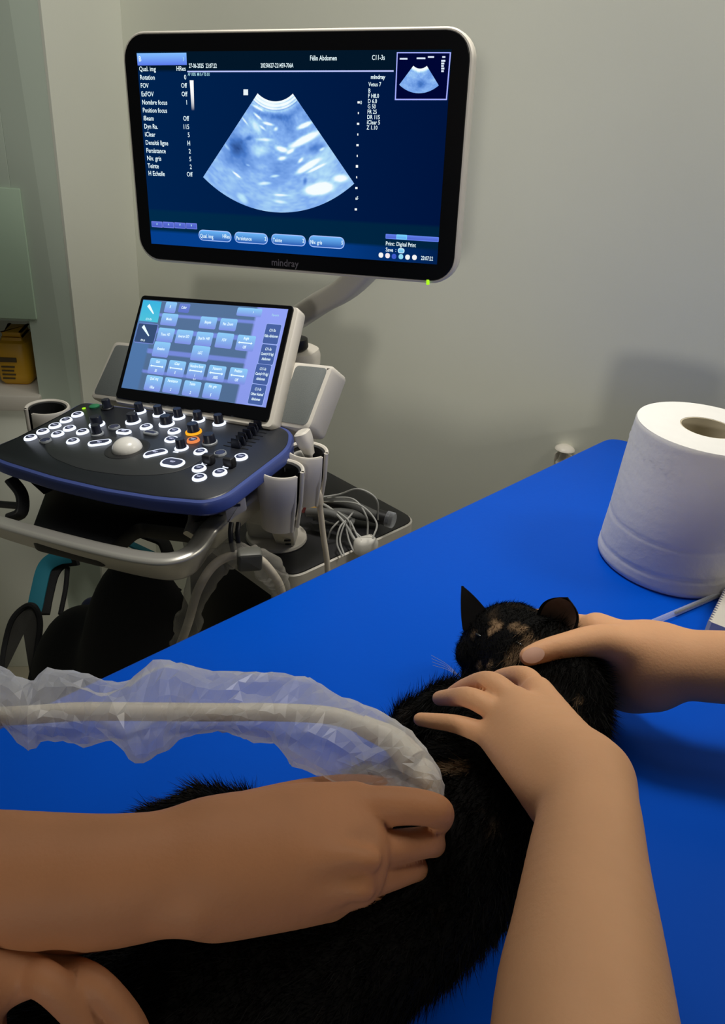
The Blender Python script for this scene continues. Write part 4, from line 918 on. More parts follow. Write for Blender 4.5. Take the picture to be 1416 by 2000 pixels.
# spare probe cable wrapped in film, hung on the hook
HN = HK.n
def hg(px, py, off=0.02): return hit(px, py, HK.o + HN * off, HN)
cp = spline([hg(352, 1260), hg(368, 1215), hg(388, 1150), hg(420, 1102), hg(465, 1082), hg(505, 1092), hg(532, 1120), hg(548, 1150), hg(556, 1200)], 8)
t = thing('spare_cable', 'cream cable in dull clear film arching over the hook below the cups', 'cable', hg(465, 1082))
mb = MB(); tube(mb, cp, 0.0062, 12); mb.build('cable', M['cable'], t)
rng = np.random.default_rng(3)
mb = MB(); sweep(mb, cp, circle(0.017, 14), scale=list(1 + 0.16 * np.convolve(rng.standard_normal(len(cp) + 4), np.ones(5) / 2.2, 'valid'))); mb.build('film_sleeve', film('dull_film', (0.42, 0.40, 0.36), 0.18, 0.6), t)
gF = Fr(hg(489, 1092, 0.034), HK.u, HK.v)
mb = MB(); box(mb, gF, -0.017, 0.015, -0.014, 0.013, -0.012, 0.010, 0.004); mb.build('clamp_block', material('grey_green_plastic', (0.10, 0.10, 0.085), 0.5), t)

# black backpack style carrier on the floor left of the table
bx = np.array([-0.56, 1.02, 0.0])
t = thing('carrier_bag', 'black fabric carrier bag with teal edging on the floor beside the table', 'bag', bx)
BGF = Fr(bx, unit((0.93, -0.3, 0)), unit((0.3, 0.93, 0)), (0, 0, 1))
P, lo, vx = grid((-0.74, 0.90, -0.005), (-0.20, 1.30, 0.80), 0.011)
d = ell_sdf(P, (-0.365, 1.045, 0.33), np.eye(3), (0.125, 0.085, 0.395))
d = smin(d, ell_sdf(P, (-0.49, 1.12, 0.26), np.eye(3), (0.135, 0.10, 0.29)), 0.05)
d = np.maximum(d, 0.001 - P[..., 2])
d = smin(d, cone_sdf(P, (-0.58, 1.15, 0.06), (-0.36, 1.05, 0.06), 0.06, 0.06), 0.03)
V, Q = surface_nets(np.maximum(d, 0.001 - P[..., 2]).astype(np.float32), lo, vx); organic('bag_body', relax(V, Q, 2), Q, M['bag'], t)
def bg_(px, py, z): return at(px, py, z)
rim = spline([bg_(2, 1330, .40), bg_(8, 1270, .42), bg_(22, 1215, .46), bg_(45, 1188, .48), bg_(66, 1184, .49), bg_(78, 1215, .46), bg_(72, 1270, .42), bg_(60, 1330, .40)], 6)
mb = MB(); tube(mb, rim, 0.006, 8); mb.build('pocket_rim', M['bag'], t)
c_ = np.mean(rim, axis=0); mb = MB(); mb.add([c_] + list(rim), [(0, i, i + 1) for i in range(1, len(rim))]); mb.build('pocket_mesh', M['bag_mesh'], t)
mb = MB(); sweep(mb, spline([bg_(66, 1200, .47), bg_(76, 1150, .50), bg_(88, 1108, .53), bg_(112, 1090, .55), bg_(140, 1085, .56)], 6), rr(0.030, 0.006, 0.002, 2)); mb.build('teal_strap', M['teal'], t)
mb = MB(); sweep(mb, spline([bg_(82, 1200, .47), bg_(90, 1160, .49), bg_(102, 1118, .52), bg_(122, 1096, .54), bg_(150, 1090, .56)], 6), rr(0.030, 0.007, 0.002, 2)); mb.build('black_strap', M['bag'], t)
mb = MB(); tube(mb, spline([bg_(132, 1108, .53), bg_(128, 1150, .50), bg_(118, 1200, .47)], 5), 0.005, 8); mb.build('strut', M['bag'], t)
mb = MB(); sweep(mb, spline([bg_(232, 1052, .56), bg_(262, 1066, .56), bg_(300, 1084, .56)], 5), rr(0.016, 0.006, 0.002, 2)); mb.build('teal_strap', M['teal'], t)
mb = MB(); sweep(mb, spline([bg_(262, 1036, .56), bg_(292, 1046, .56), bg_(318, 1058, .55), bg_(330, 1085, .53)], 5), rr(0.030, 0.008, 0.002, 2)); mb.build('black_strap', M['bag'], t)
mb = MB(); tube(mb, spline([bg_(275, 1130, .50), bg_(246, 1160, .50), bg_(228, 1195, .50), bg_(224, 1225, .48)], 6), 0.0035, 8); mb.build('teal_cord', M['teal'], t)
mb = MB(); sweep(mb, spline([bg_(214, 1200, .52), bg_(250, 1188, .525), bg_(275, 1172, .53), bg_(320, 1158, .53), bg_(350, 1150, .52)], 6), rr(0.014, 0.004, 0.0015, 2)); mb.build('grey_strap', M['bag_mesh'], t)
P, lo, vx = grid(bg_(185, 1185, .50) - 0.06, bg_(185, 1185, .50) + 0.06, 0.004)
d = ell_sdf(P, bg_(185, 1186, .505), np.eye(3), (0.026, 0.022, 0.020)); V, Q = surface_nets(d.astype(np.float32), lo, vx); organic('side_pouch', V, Q, M['navy'], t)
# ------------------------------------------------------------------ tortoiseshell cat
def R3(ax, up=(0, 0, 1)):
    x = unit(ax); y = unit(np.cross(up, x)); return np.stack([x, y, np.cross(x, y)])
T0 = 0.90
cat_parts = []
def S(px, py, z, hw): p, r = J(px, py, z, hw); return p, r
spine = [S(1085, 1352, .965, 96), S(1062, 1410, .965, 112), S(1000, 1490, .966, 140), S(900, 1610, .968, 168), S(775, 1720, .968, 186), S(600, 1830, .968, 205), S(430, 1930, .962, 200), S(300, 2060, .955, 180)]
spine = [(p, min(r, p[2] - T0 - 0.0015)) for p, r in spine]
head_c, _ = S(990, 1276, .955, 90)
faced = unit(at(945, 1330, .930) - head_c)
side = unit(np.cross(faced, (0, 0, 1)))           # towards the viewer's right of the face
HRm = R3(faced)
neck = [(head_c - faced * 0.01, 0.040), S(1050, 1312, .965, 88)[0:2], (spine[0][0], spine[0][1])]
neck[1] = (neck[1][0], 0.046)
legs = [[S(985, 1400, .955, 80), S(880, 1412, .945, 76), S(815, 1420, .936, 50), S(800, 1440, .930, 40)],
        [S(1100, 1420, .945, 70), S(1135, 1400, .930, 46)],
        [S(560, 1700, .95, 120), S(440, 1640, .935, 80), S(390, 1625, .926, 50)],
        [S(640, 1640, .935, 80), S(720, 1560, .93, 60)],
        [S(320, 2060, .94, 130), S(120, 2050, .935, 105), S(-20, 2070, .93, 90)]]
legs = [[(p, min(r, p[2] - T0 - 0.001)) for p, r in l] for l in legs]
tail = [S(300, 1990, .945, 70), S(230, 1860, .93, 60), S(235, 1740, .925, 60), S(300, 1640, .922, 58), S(390, 1597, .922, 54), S(470, 1590, .92, 44)]
tail = [(p, min(r, 0.021, p[2] - T0 - 0.001)) for p, r in tail]
allp = np.array([p for c in [spine] + legs + [tail] for p, r in c] + [head_c])
P, lo, vx = grid(allp.min(0) - 0.085, allp.max(0) + 0.075, 0.0042)
FLAT = 0.82                                        # the relaxed body is a little wider than high
Ps = P.copy(); Ps[..., 2] = T0 + (P[..., 2] - T0) / FLAT
d = chain_sdf(Ps, spine, 4) * 0.9
for (a, ra), (b, rb) in zip(neck[:-1], neck[1:]): d = smin(d, cone_sdf(P, a, b, ra, rb), 0.018)
hd = ell_sdf(P, head_c, HRm, (0.046, 0.051, 0.034))
muz = head_c + faced * 0.034 + np.array([0, 0, -0.004])
hd = smin(hd, ell_sdf(P, muz, HRm, (0.022, 0.023, 0.017)), 0.014)
for s_ in (-1, 1):
    hd = smin(hd, ell_sdf(P, head_c + faced * 0.012 + HRm[1] * 0.030 * s_ - HRm[2] * 0.012, HRm, (0.020, 0.017, 0.018)), 0.012)
    hd = smin(hd, ell_sdf(P, head_c + faced * 0.026 + HRm[1] * 0.020 * s_ + HRm[2] * 0.022, HRm, (0.012, 0.014, 0.007)), 0.008)
    hd = np.maximum(hd, -ell_sdf(P, head_c + faced * 0.043 + HRm[1] * 0.020 * s_ + HRm[2] * 0.011, HRm, (0.008, 0.011, 0.006)))
d = smin(d, hd, 0.012)
for l in legs:
    q_ = None
    for (a, ra), (b, rb) in zip(l[:-1], l[1:]):
        e = cone_sdf(P, a, b, ra, rb); q_ = e if q_ is None else smin(q_, e, 0.008)
    d = smin(d, q_, 0.02)
q_ = None
for (a, ra), (b, rb) in zip(tail[:-1], tail[1:]):
    e = cone_sdf(P, a, b, ra, rb); q_ = e if q_ is None else smin(q_, e, 0.008)
d = smin(d, q_, 0.01)
d = np.maximum(d, T0 + 0.0006 - P[..., 2])
V, Q = surface_nets(d.astype(np.float32), lo, vx); V = relax(V, Q, 2, 0.4)
Lt, Dk = np.array((0.30, 0.19, 0.105)), np.array((0.0045, 0.004, 0.0037))
def vnoise(p, sc, seed):
    rg = np.random.default_rng(seed); tb = rg.random((32, 32, 32)); x = p * sc; i = np.floor(x).astype(int); f = x - i; f = f * f * (3 - 2 * f); out = 0
    for dx in (0, 1):
        for dy in (0, 1):
            for dz_ in (0, 1):
                w = (f[:, 0] if dx else 1 - f[:, 0]) * (f[:, 1] if dy else 1 - f[:, 1]) * (f[:, 2] if dz_ else 1 - f[:, 2])
                out = out + w * tb[(i[:, 0] + dx) % 32, (i[:, 1] + dy) % 32, (i[:, 2] + dz_) % 32]
    return out
patches = [(962, 1208, 1.0, 0.012), (951, 1220, 1.0, 0.009), (998, 1207, 0.55, 0.010), (1012, 1217, .8, .010), (1030, 1230, .9, .009), (1042, 1247, .7, .010), (1005, 1262, .40, .018), (985, 1277, .6, .011), (992, 1292, .5, .010),
           (920, 1303, .6, .009), (940, 1295, .6, .009), (912, 1230, .35, .008), (880, 1480, .8, .014), (905, 1475, .9, .013), (860, 1478, .7, .012), (1148, 1362, .7, .006), (950, 1205, .5, .008)]
pat = []
allf = []
def front_point(px, py):
    """first point of the cat's skin along a sight line"""
    r = unit(ray(px, py)); w = V - CAMO; tt = w @ r; dd_ = np.linalg.norm(w - tt[:, None] * r, axis=1); m_ = dd_ < 0.008
    if not m_.any(): return None
    i = np.where(m_)[0]; return V[i[tt[i].argmin()]]
for px, py, s_, r_ in patches:
    p = front_point(px, py)
    if p is not None: pat.append((p, s_, r_ * 0.50))
def coat(p):
    n1 = vnoise(p, 130, 1); n2 = vnoise(p, 45, 2); n3 = vnoise(p, 400, 3)
    w = np.clip((n2 * 0.6 + n1 * 0.4 - 0.68) * 5, 0, 1) * 0.10
    for c, s_, r_ in pat:
        w = np.maximum(w, s_ * np.clip(2.2 - 1.6 * np.linalg.norm(p - c, axis=1) / r_ + (n1 - 0.5) * 1.3, 0, 1))
    w = np.clip(w * (0.65 + 0.7 * n3), 0, 1)[:, None]
    return Dk * (1 - w) + Lt * w
cat_root = t = thing('cat', 'black and tan tortoiseshell cat lying on the blue examination table', 'cat', (*spine[3][0][:2], T0))
organic('body', V, Q, M['cat'], t, coat(V)); CV, CQ = V, Q
# ears: cupped shells
M['ear_out'] = material('ear_fur', (0.006, 0.005, 0.005), 0.8, spec=0.15)
M['ear_in'] = material('ear_inside', (0.13, 0.075, 0.052), 0.7, noise=0.4, nscale=120)
def ear(b0, b1, tip, open_dir, depth, power, wide, lined=True):
    b0, b1, tip, od = [np.asarray(x, float) for x in (b0, b1, tip, open_dir)]; od = unit(od)
    nu, nv = 14, 14; Vi = []
    for j in range(nv + 1):
        v = j / nv
        for i in range(nu + 1):
            s_ = 2 * i / nu - 1; w = (1 - v ** power) * wide ** (4 * v * (1 - v)); mid = (b0 + b1) / 2 * (1 - v) + tip * v
            p = mid + (b1 - b0) / 2 * s_ * max(w, 0.02) - od * depth * (1 - s_ * s_) * (1 - v * 0.9) * 1.0 + od * depth * 0.25
            Vi.append(p)
    m = nu + 1; Fi = [(j * m + i, j * m + i + 1, (j + 1) * m + i + 1, (j + 1) * m + i) for j in range(nv) for i in range(nu)]
    Vo = [p - od * 0.0016 for p in Vi]; N = len(Vi); Fo = [tuple(N + k for k in f[::-1]) for f in Fi]
    rimf = []
    for j in range(nv): rimf += [(j * m, (j + 1) * m, N + (j + 1) * m, N + j * m), (j * m + nu, N + j * m + nu, N + (j + 1) * m + nu, (j + 1) * m + nu)]
    o = MB().add(Vi + Vo, Fo + rimf + Fi).build('ear', M['ear_out'], t)
    Vq = [p + od * 0.0004 for p in Vi]; keep = [(j * m + i, j * m + i + 1, (j + 1) * m + i + 1, (j + 1) * m + i) for j in range(nv - 1) for i in range(1, nu - 1)]
    if lined: MB().add(Vq, keep).build('ear_lining', M['ear_in'], o)
zt = head_c[2]
ear(at(1046, 1226, zt + .040), at(1106, 1256, zt + .040), at(1110, 1166, zt + .078), unit(CAMO - head_c) * 0.8 + HRm[0] * 0.3 + np.array([-0.35, 0, 0]), 0.013, 6.5, 1.22)
ear(at(908, 1232, zt + .012), at(956, 1200, zt + .028), at(905, 1145, zt + .048), unit(np.array([-0.8, 0.1, 0.1])), 0.008, 1.5, 0.95, False)
# closed eyes, nose, whiskers
for px, py in ((922, 1237), (1013, 1240)):
    p = front_point(px, py)
    if p is None: continue
    F_ = Fr(p, unit(at(px + 12, py + 7, p[2]) - at(px - 12, py - 7, p[2])), (0, 0, 1))
    Pg, lo2, v2 = grid(p - 0.010, p + 0.010, 0.0009); dd_ = ell_sdf(Pg, p + unit(CAMO - p) * 0.0004, np.stack([F_.u, unit(np.cross(F_.n, F_.u)), F_.n]), (0.0052, 0.0012, 0.0012)); Ve, Qe = surface_nets(dd_.astype(np.float32), lo2, v2); organic('eye', Ve, Qe, M['eye'], t)
pn = muz + faced * 0.021 + HRm[2] * 0.004
Pg, lo2, v2 = grid(pn - 0.012, pn + 0.012, 0.0011); dd_ = ell_sdf(Pg, pn, HRm, (0.004, 0.006, 0.004)); Ve, Qe = surface_nets(dd_.astype(np.float32), lo2, v2); organic('nose', Ve, Qe, M['ear_out'], t)
M['whisker'] = material('whisker', (0.3, 0.3, 0.3), 0.4)
for s_ in (-1, 1):
    for k in range(4):
        w0 = muz + faced * 0.012 + HRm[1] * 0.018 * s_; e = w0 + HRm[1] * s_ * (0.035 + 0.006 * k) + faced * (0.018 - 0.006 * k) + np.array([0, 0, 0.012 - 0.006 * k])
        mb = MB(); tube(mb, spline([w0, (w0 + e) / 2 + np.array([0, 0, 0.004]), e], 4), 0.00018, 5); mb.build('whisker', M['whisker'], t)

# ------------------------------------------------------------------ hands and arms
def person_part(name, chains, mat, parent): V, Q = limb(chains); return organic(name, V, Q, mat, parent)
# person on the right: left arm from below, right arm from the right
pB = thing('person', 'person at the right holding the cat with both hands, pale bare forearms', 'person', (0.62, 0.12, 0.0))
c = lambda *j: [J(*q) for q in j]
arm_l = [(0.0, c((1160, 2420, 1.055, 235), (1142, 2000, 1.055, 178), (1145, 1850, 1.055, 148), (1147, 1700, 1.055, 117), (1150, 1600, 1.055, 99), (1138, 1535, 1.052, 96))),
         (0.012, c((1138, 1525, 1.052, 86), (1092, 1440, 1.048, 56), (1050, 1350, 1.040, 27))),
         (0.010, c((1125, 1530, 1.052, 84), (1060, 1450, 1.050, 58), (1008, 1370, 1.050, 27))),
         (0.010, c((1110, 1535, 1.050, 80), (1045, 1465, 1.048, 54), (985, 1398, 1.045, 26))),
         (0.010, c((1092, 1540, 1.046, 70), (1020, 1485, 1.040, 48), (957, 1436, 1.032, 25))),
         (0.012, c((1100, 1500, 1.035, 60), (1060, 1420, 1.025, 48), (1030, 1380, 1.02, 36))),
         (-0.003, c((1050, 1350, 1.036, 25), (1024, 1324, 1.031, 24), (980, 1326, 1.004, 20), (952, 1344, .990, 17))),
         (-0.003, c((1008, 1370, 1.050, 26), (958, 1334, 1.048, 24), (914, 1342, 1.024, 20), (886, 1356, 1.004, 17))),
         (-0.003, c((985, 1398, 1.045, 25), (922, 1364, 1.042, 22), (882, 1362, 1.024, 18), (858, 1364, 1.010, 15))),
         (-0.003, c((957, 1436, 1.032, 24), (894, 1415, 1.031, 19), (846, 1408, 1.023, 16), (820, 1405, 1.016, 14))),
         (-0.008, c((1120, 1480, 1.040, 45), (1085, 1395, 1.010, 30), (1055, 1345, .990, 24), (1035, 1322, .975, 20)))]
person_part('left_arm', arm_l, M['skin_b'], pB)
iB = [J(1166, 1230, .998, 30)[0], J(1112, 1216, .985, 20)[0], J(1062, 1206, .978, 17)[0], J(1042, 1203, .974, 15)[0]]
fin = lambda dz_, k: [(p + np.array([0.004 * dz_, 0.006 * dz_, -0.021 * dz_]), r) for p, r in zip(iB, (0.0125 * k, 0.0098 * k, 0.0085 * k, 0.0072 * k))]
arm_r = [(0.0, c((1900, 1330, 1.02, 84), (1560, 1310, 1.005, 74), (1416, 1303, .998, 70), (1310, 1296, .992, 66), (1270, 1290, .990, 66))),
         (0.016, c((1280, 1275, .992, 58), (1215, 1255, .996, 42), (1166, 1232, .996, 34))),
         (0.016, c((1280, 1300, .985, 56), (1225, 1290, .975, 46), (1175, 1262, .968, 38))),
         (0.016, c((1275, 1320, .975, 54), (1235, 1325, .955, 50), (1195, 1310, .945, 42))),
         (0.014, c((1270, 1335, .968, 48), (1235, 1345, .945, 44), (1205, 1345, .932, 38))),
         (-0.005, fin(0, 1.0)), (-0.005, fin(1, 1.02)), (-0.005, fin(2, 0.98)), (-0.005, fin(3, 0.85)),
         (-0.012, c((1255, 1275, .998, 46), (1175, 1252, 1.010, 34), (1100, 1262, 1.014, 26), (1058, 1273, 1.011, 23), (1033, 1282, 1.008, 19.5)))]
ra_ = person_part('right_arm', arm_r, M['skin_b'], pB)
tp, ti = J(1033, 1282, 1.008, 19.5)[0], J(1100, 1264, 1.014, 24)[0]
ax = unit(tp - ti); up_ = unit(CAMO - tp); up_ = unit(up_ - ax * (up_ @ ax)); r_t, r_i = 19.5 * mpp(tp) * 0.97, 26 * mpp(ti) * 0.97
ax = unit((tp + up_ * r_t) - (ti + up_ * r_i)); up_ = unit(up_ - ax * (up_ @ ax)); sdv = np.cross(up_, ax)
NF = Fr(tp + up_ * (r_t - 0.0012) - ax * 0.002, ax, sdv, up_)
V = []; Fc = []; nx, ny = 10, 8
for i in range(nx + 1):
    for j in range(ny + 1):
        u0, v0 = 2 * i / nx - 1, 2 * j / ny - 1
        xx = u0 * math.sqrt(1 - v0 * v0 / 2) * 0.0098; yy = v0 * math.sqrt(1 - u0 * u0 / 2) * 0.0066
        V.append(NF.p(xx, yy, 0.0020 - 28 * yy * yy - 8 * max(0, xx) ** 2 * 2))
for i in range(nx):
    for j in range(ny): a = i * (ny + 1) + j; Fc.append((a, a + 1, a + ny + 2, a + ny + 1))
MB().add(V, Fc).build('thumb_nail', M['nail'], ra_)

# person on the left: right arm with the probe, left hand low in the corner
pA = thing('person', 'person at the left with tanned bare forearms, one hand gripping the sleeved probe', 'person', (-0.62, 0.22, 0.0))
arm_a = [(0.0, c((-420, 1760, 1.045, 190), (0, 1728, 1.045, 136), (200, 1720, 1.045, 121), (350, 1700, 1.045, 110), (425, 1690, 1.044, 104))),
         (0.020, c((420, 1655, 1.046, 80), (560, 1606, 1.050, 68), (690, 1580, 1.050, 49))),
         (0.018, c((430, 1690, 1.044, 84), (580, 1662, 1.050, 72), (712, 1658, 1.046, 44))),
         (0.018, c((430, 1715, 1.040, 82), (570, 1712, 1.040, 70), (700, 1724, 1.034, 40))),
         (0.016, c((440, 1730, 1.034, 74), (550, 1742, 1.026, 60), (640, 1756, 1.016, 37))),
         (0.008, c((560, 1676, 1.056, 30), (690, 1676, 1.062, 18), (724, 1680, 1.058, 17))),
         (0.008, c((600, 1735, 1.040, 26), (690, 1737, 1.048, 15), (712, 1740, 1.045, 14))),
         (0.012, c((340, 1785, 1.045, 24), (372, 1786, 1.045, 25))),
         (-0.004, c((690, 1578, 1.052, 44), (790, 1574, 1.056, 37), (852, 1584, 1.046, 33), (852, 1602, 1.010, 30), (838, 1602, .993, 26))),
         (-0.003, c((714, 1662, 1.044, 38), (786, 1652, 1.034, 33), (834, 1645, 1.022, 30), (846, 1650, .998, 25), (830, 1646, .985, 22))),
         (-0.003, c((700, 1727, 1.032, 34), (762, 1712, 1.020, 28), (806, 1697, 1.008, 26), (814, 1702, .990, 23), (796, 1700, .980, 20))),
         (-0.003, c((640, 1756, 1.014, 32), (738, 1740, 1.000, 26), (744, 1743, .985, 22), (728, 1740, .976, 20))),
         (-0.010, c((470, 1605, 1.028, 58), (600, 1560, 1.024, 40), (690, 1541, 1.022, 29), (755, 1543, 1.014, 25), (800, 1552, 1.000, 22)))]
person_part('right_arm', arm_a, M['skin_a'], pA)
hand_l = [(0.0, c((-560, 2120, 1.055, 170), (-260, 2020, 1.045, 120), (-150, 1985, 1.038, 105))),
          (0.014, c((-150, 1960, 1.038, 85), (-20, 1905, 1.034, 46), (50, 1902, 1.030, 36))),
          (0.014, c((-150, 1975, 1.038, 88), (-60, 1940, 1.030, 52), (-40, 1935, 1.028, 42))),
          (0.014, c((-150, 1995, 1.034, 82), (-110, 1985, 1.024, 50), (-90, 1985, 1.020, 42))),
          (0.014, c((-150, 1945, 1.034, 80), (40, 1885, 1.026, 38), (118, 1892, 1.022, 31))),
          (-0.004, c((50, 1903, 1.030, 37), (98, 1922, 1.034, 36), (165, 1993, 1.012, 33), (205, 2060, .990, 28))),
          (-0.004, c((118, 1893, 1.022, 33), (186, 1921, 1.026, 32), (250, 1990, 1.008, 30), (285, 2060, .988, 26))),
          (-0.004, c((-40, 1938, 1.026, 38), (-30, 1975, 1.020, 36), (-10, 2070, 1.000, 33), (10, 2130, .985, 28))),
          (-0.004, c((-90, 1988, 1.018, 36), (-85, 2040, 1.012, 33), (-70, 2110, .995, 30), (-60, 2160, .98, 26)))]
person_part('left_hand', hand_l, M['skin_a'], pA)

# the rest of both people, standing at the table beyond the picture's edge
def body(parent, feet, face, shoulders, elbows, height, cloth, skin, hair):
    f = unit((*face, 0)); l = np.array([-f[1], f[0], 0]); z = np.array([0, 0, 1.0]); o = np.array([*feet, 0.0]); H = height
    B = lambda a, b, c: o + f * a + l * b + z * c
    sh = [B(0.02, 0.19, H * 0.81), B(0.02, -0.19, H * 0.81)]
    P, lo, vx = grid(np.min([B(-.25, .4, 0), B(-.25, -.4, 0), B(.25, .4, 0), B(.25, -.4, 0), *elbows], axis=0) - 0.07, np.max([B(-.25, .4, H * .86), B(-.25, -.4, H * .86), B(.25, .4, H * .86), B(.25, -.4, H * .86), *elbows], axis=0) + 0.07, 0.012)
    R = np.stack([f, l, z])
    def E(c, rad):
        q = (P - c.astype(np.float32)) @ R.T.astype(np.float32); rad = np.asarray(rad, np.float32)
        k0 = np.sqrt(((q / rad) ** 2).sum(-1)); k1 = np.sqrt(((q / rad ** 2) ** 2).sum(-1)) + 1e-9; return k0 * (k0 - 1) / k1
    d = E(B(0.01, 0, H * 0.72), (0.12, 0.185, 0.21)); d = smin(d, E(B(0.0, 0, H * 0.58), (0.115, 0.165, 0.18)), 0.06)
    for s_, e in zip(sh, elbows): d = smin(d, chain_sdf(P, [(s_, 0.062), ((s_ + e) / 2, 0.056), (e, 0.055)], 4), 0.03)
    lg = None
    for b in (0.09, -0.09):
        q = chain_sdf(P, [(B(0, b, H * 0.52), 0.092), (B(0.01, b * 1.1, H * 0.29), 0.070), (B(-0.01, b * 1.2, 0.07), 0.058)], 4); lg = q if lg is None else np.minimum(lg, q)
    V, Q = surface_nets(d.astype(np.float32), lo, vx); organic('scrub_top', relax(V, Q, 3), Q, cloth, parent)
    V, Q = surface_nets(smin(lg, E(B(0, 0, H * 0.53), (0.105, 0.165, 0.09)), 0.04).astype(np.float32), lo, vx); organic('trousers', relax(V, Q, 3), Q, cloth, parent)
    for b in (0.108, -0.108):
        mb = MB(); F_ = Fr(B(0.05, b, 0.0), f, l, z); slab(mb, F_, roundpoly([(-0.13, -0.045), (0.14, -0.05), (0.14, 0.05), (-0.13, 0.045)], 0.05), [(0.004, 0.001), (0, 0.015), (0.004, 0.045), (0.025, 0.075), (0.032, 0.085)]); mb.build('shoe', M['white_grey'], parent)
    hc = B(0.035, 0, H * 0.93); P, lo, vx = grid(hc - 0.20, hc + 0.17, 0.005)
    def E2(c, rad): return ell_sdf(P, c, R, rad)
    d = E2(hc, (0.092, 0.074, 0.108)); d = smin(d, E2(hc + f * 0.035 - z * 0.055, (0.055, 0.052, 0.055)), 0.03)
    d = smin(d, chain_sdf(P, [(hc - f * 0.02 - z * 0.06, 0.055), (hc - f * 0.035 - z * 0.19, 0.060)], 3), 0.02)
    d = smin(d, chain_sdf(P, [(hc + f * 0.088 + z * 0.005, 0.008), (hc + f * 0.106 - z * 0.028, 0.013)], 3), 0.010)
    d = smin(d, E2(hc + f * 0.084 - z * 0.060, (0.010, 0.024, 0.009)), 0.006)
    for s_ in (1, -1):
        d = smin(d, E2(hc + l * 0.074 * s_ - z * 0.01 - f * 0.005, (0.017, 0.010, 0.031)), 0.006); d = np.maximum(d, -E2(hc + f * 0.094 + l * 0.032 * s_ + z * 0.008, (0.012, 0.016, 0.009)))
    V, Q = surface_nets(d.astype(np.float32), lo, vx); organic('head', relax(V, Q, 2), Q, skin, parent)
    for s_ in (1, -1):
        mb = MB(); lathe(mb, Fr(hc + f * 0.078 + l * 0.032 * s_ + z * 0.008, l, z), [(0.0, 0.011), (0.005, 0.0095), (0.0095, 0.005), (0.011, 0.0), (0.0, -0.004)], 16); mb.build('eye', M['ball'], parent)
    d = np.maximum(E2(hc - f * 0.012 + z * 0.014, (0.098, 0.083, 0.110)), (P @ f.astype(np.float32)) - float(hc @ f) - 0.045 - 0.5 * np.maximum(0, (P[..., 2] - hc[2] - 0.05)))
    d = np.maximum(d, hc[2] - 0.09 - P[..., 2]); V, Q = surface_nets(d.astype(np.float32), lo, vx); organic('hair', relax(V, Q, 2), Q, hair, parent)
M['scrub_b'] = material('dark_scrub_cloth', (0.03, 0.06, 0.09), 0.85); M['scrub_a'] = material('blue_scrub_cloth', (0.04, 0.09, 0.13), 0.85)
M['hair'] = material('brown_hair', (0.03, 0.017, 0.01), 0.6)
body(pB, (0.66, -0.16), (-0.55, 0.83), None, [arm_l[0][1][0][0] + np.array([0.01, -0.02, 0.0]), arm_r[0][1][0][0] + np.array([0.03, -0.02, 0.0])], 1.64, M['scrub_b'], M['skin_b'], M['hair'])
body(pA, (-0.72, 0.02), (0.80, 0.60), None, [hand_l[0][1][0][0] + np.array([-0.02, -0.01, 0.0]) if False else arm_a[0][1][0][0] + np.array([-0.05, 0.0, 0.0]), hand_l[0][1][0][0] + np.array([-0.05, -0.02, 0.0])], 1.66, M['scrub_a'], M['skin_a'], M['hair'])

# fur: single tapered hairs standing on the skin
V, Q = CV, CQ
rng = np.random.default_rng(11)
tri = np.concatenate([Q[:, [0, 1, 2]], Q[:, [0, 2, 3]]]); A_, B_, C_ = V[tri[:, 0]], V[tri[:, 1]], V[tri[:, 2]]
cr = np.cross(B_ - A_, C_ - A_); ar = np.linalg.norm(cr, axis=1); nr = cr / np.maximum(ar, 1e-12)[:, None]
cen = (A_ + B_ + C_) / 3
wgt = ar * np.where(cen[:, 2] < T0 + 0.004, 0, 1) * np.where(np.linalg.norm(cen - head_c, axis=1) < 0.06, 2.2, 1)
NH = 90000; pick = rng.choice(len(tri), NH, p=wgt / wgt.sum()); u_ = rng.random((NH, 2)); fl = u_.sum(1) > 1; u_[fl] = 1 - u_[fl]
root = A_[pick] + u_[:, :1] * (B_[pick] - A_[pick]) + u_[:, 1:] * (C_[pick] - A_[pick]); nn = nr[pick]
axis_pts = np.array([head_c + faced * 0.05, head_c] + [p for p, r in spine]); seg = np.diff(axis_pts, axis=0)
di = np.linalg.norm(root[:, None] - axis_pts[None, :-1], axis=2).argmin(1); flow = seg[di] / np.linalg.norm(seg[di], axis=1)[:, None]
flow = flow - nn * (flow * nn).sum(1)[:, None]
onhead = np.linalg.norm(root - head_c, axis=1) < 0.062
lift = np.where(onhead, 0.35, 0.45)
dirn = flow * 1.0 + nn * lift[:, None] + rng.normal(0, 0.28, (NH, 3)); dirn /= np.linalg.norm(dirn, axis=1)[:, None]
ln = np.where(onhead, 0.006, 0.015) * (0.6 + 0.8 * rng.random(NH)); wd = np.where(onhead, 0.00028, 0.00042)
sd = np.cross(dirn, rng.normal(0, 1, (NH, 3))); sd /= np.linalg.norm(sd, axis=1)[:, None]
root = root - nn * 0.0008
tip = root + dirn * ln[:, None]; tip[:, 2] = np.maximum(tip[:, 2], T0 + 0.001)
keep_ = np.ones(NH, bool)
for a0_, b0_, ra0, rb0 in CAPS:
    for q0 in (root + dirn * ln[:, None] * 0.55, tip):
        ab_ = b0_ - a0_; tt_ = np.clip((q0 - a0_) @ ab_ / (ab_ @ ab_ + 1e-12), 0, 1); keep_ &= np.linalg.norm(q0 - a0_ - tt_[:, None] * ab_, axis=1) > ra0 + (rb0 - ra0) * tt_ + 0.0012
root, tip, sd, wd = root[keep_], tip[keep_], sd[keep_], wd[keep_]; NH = len(root)
HVs = np.stack([root - sd * wd[:, None], root + sd * wd[:, None], tip], 1).reshape(-1, 3)
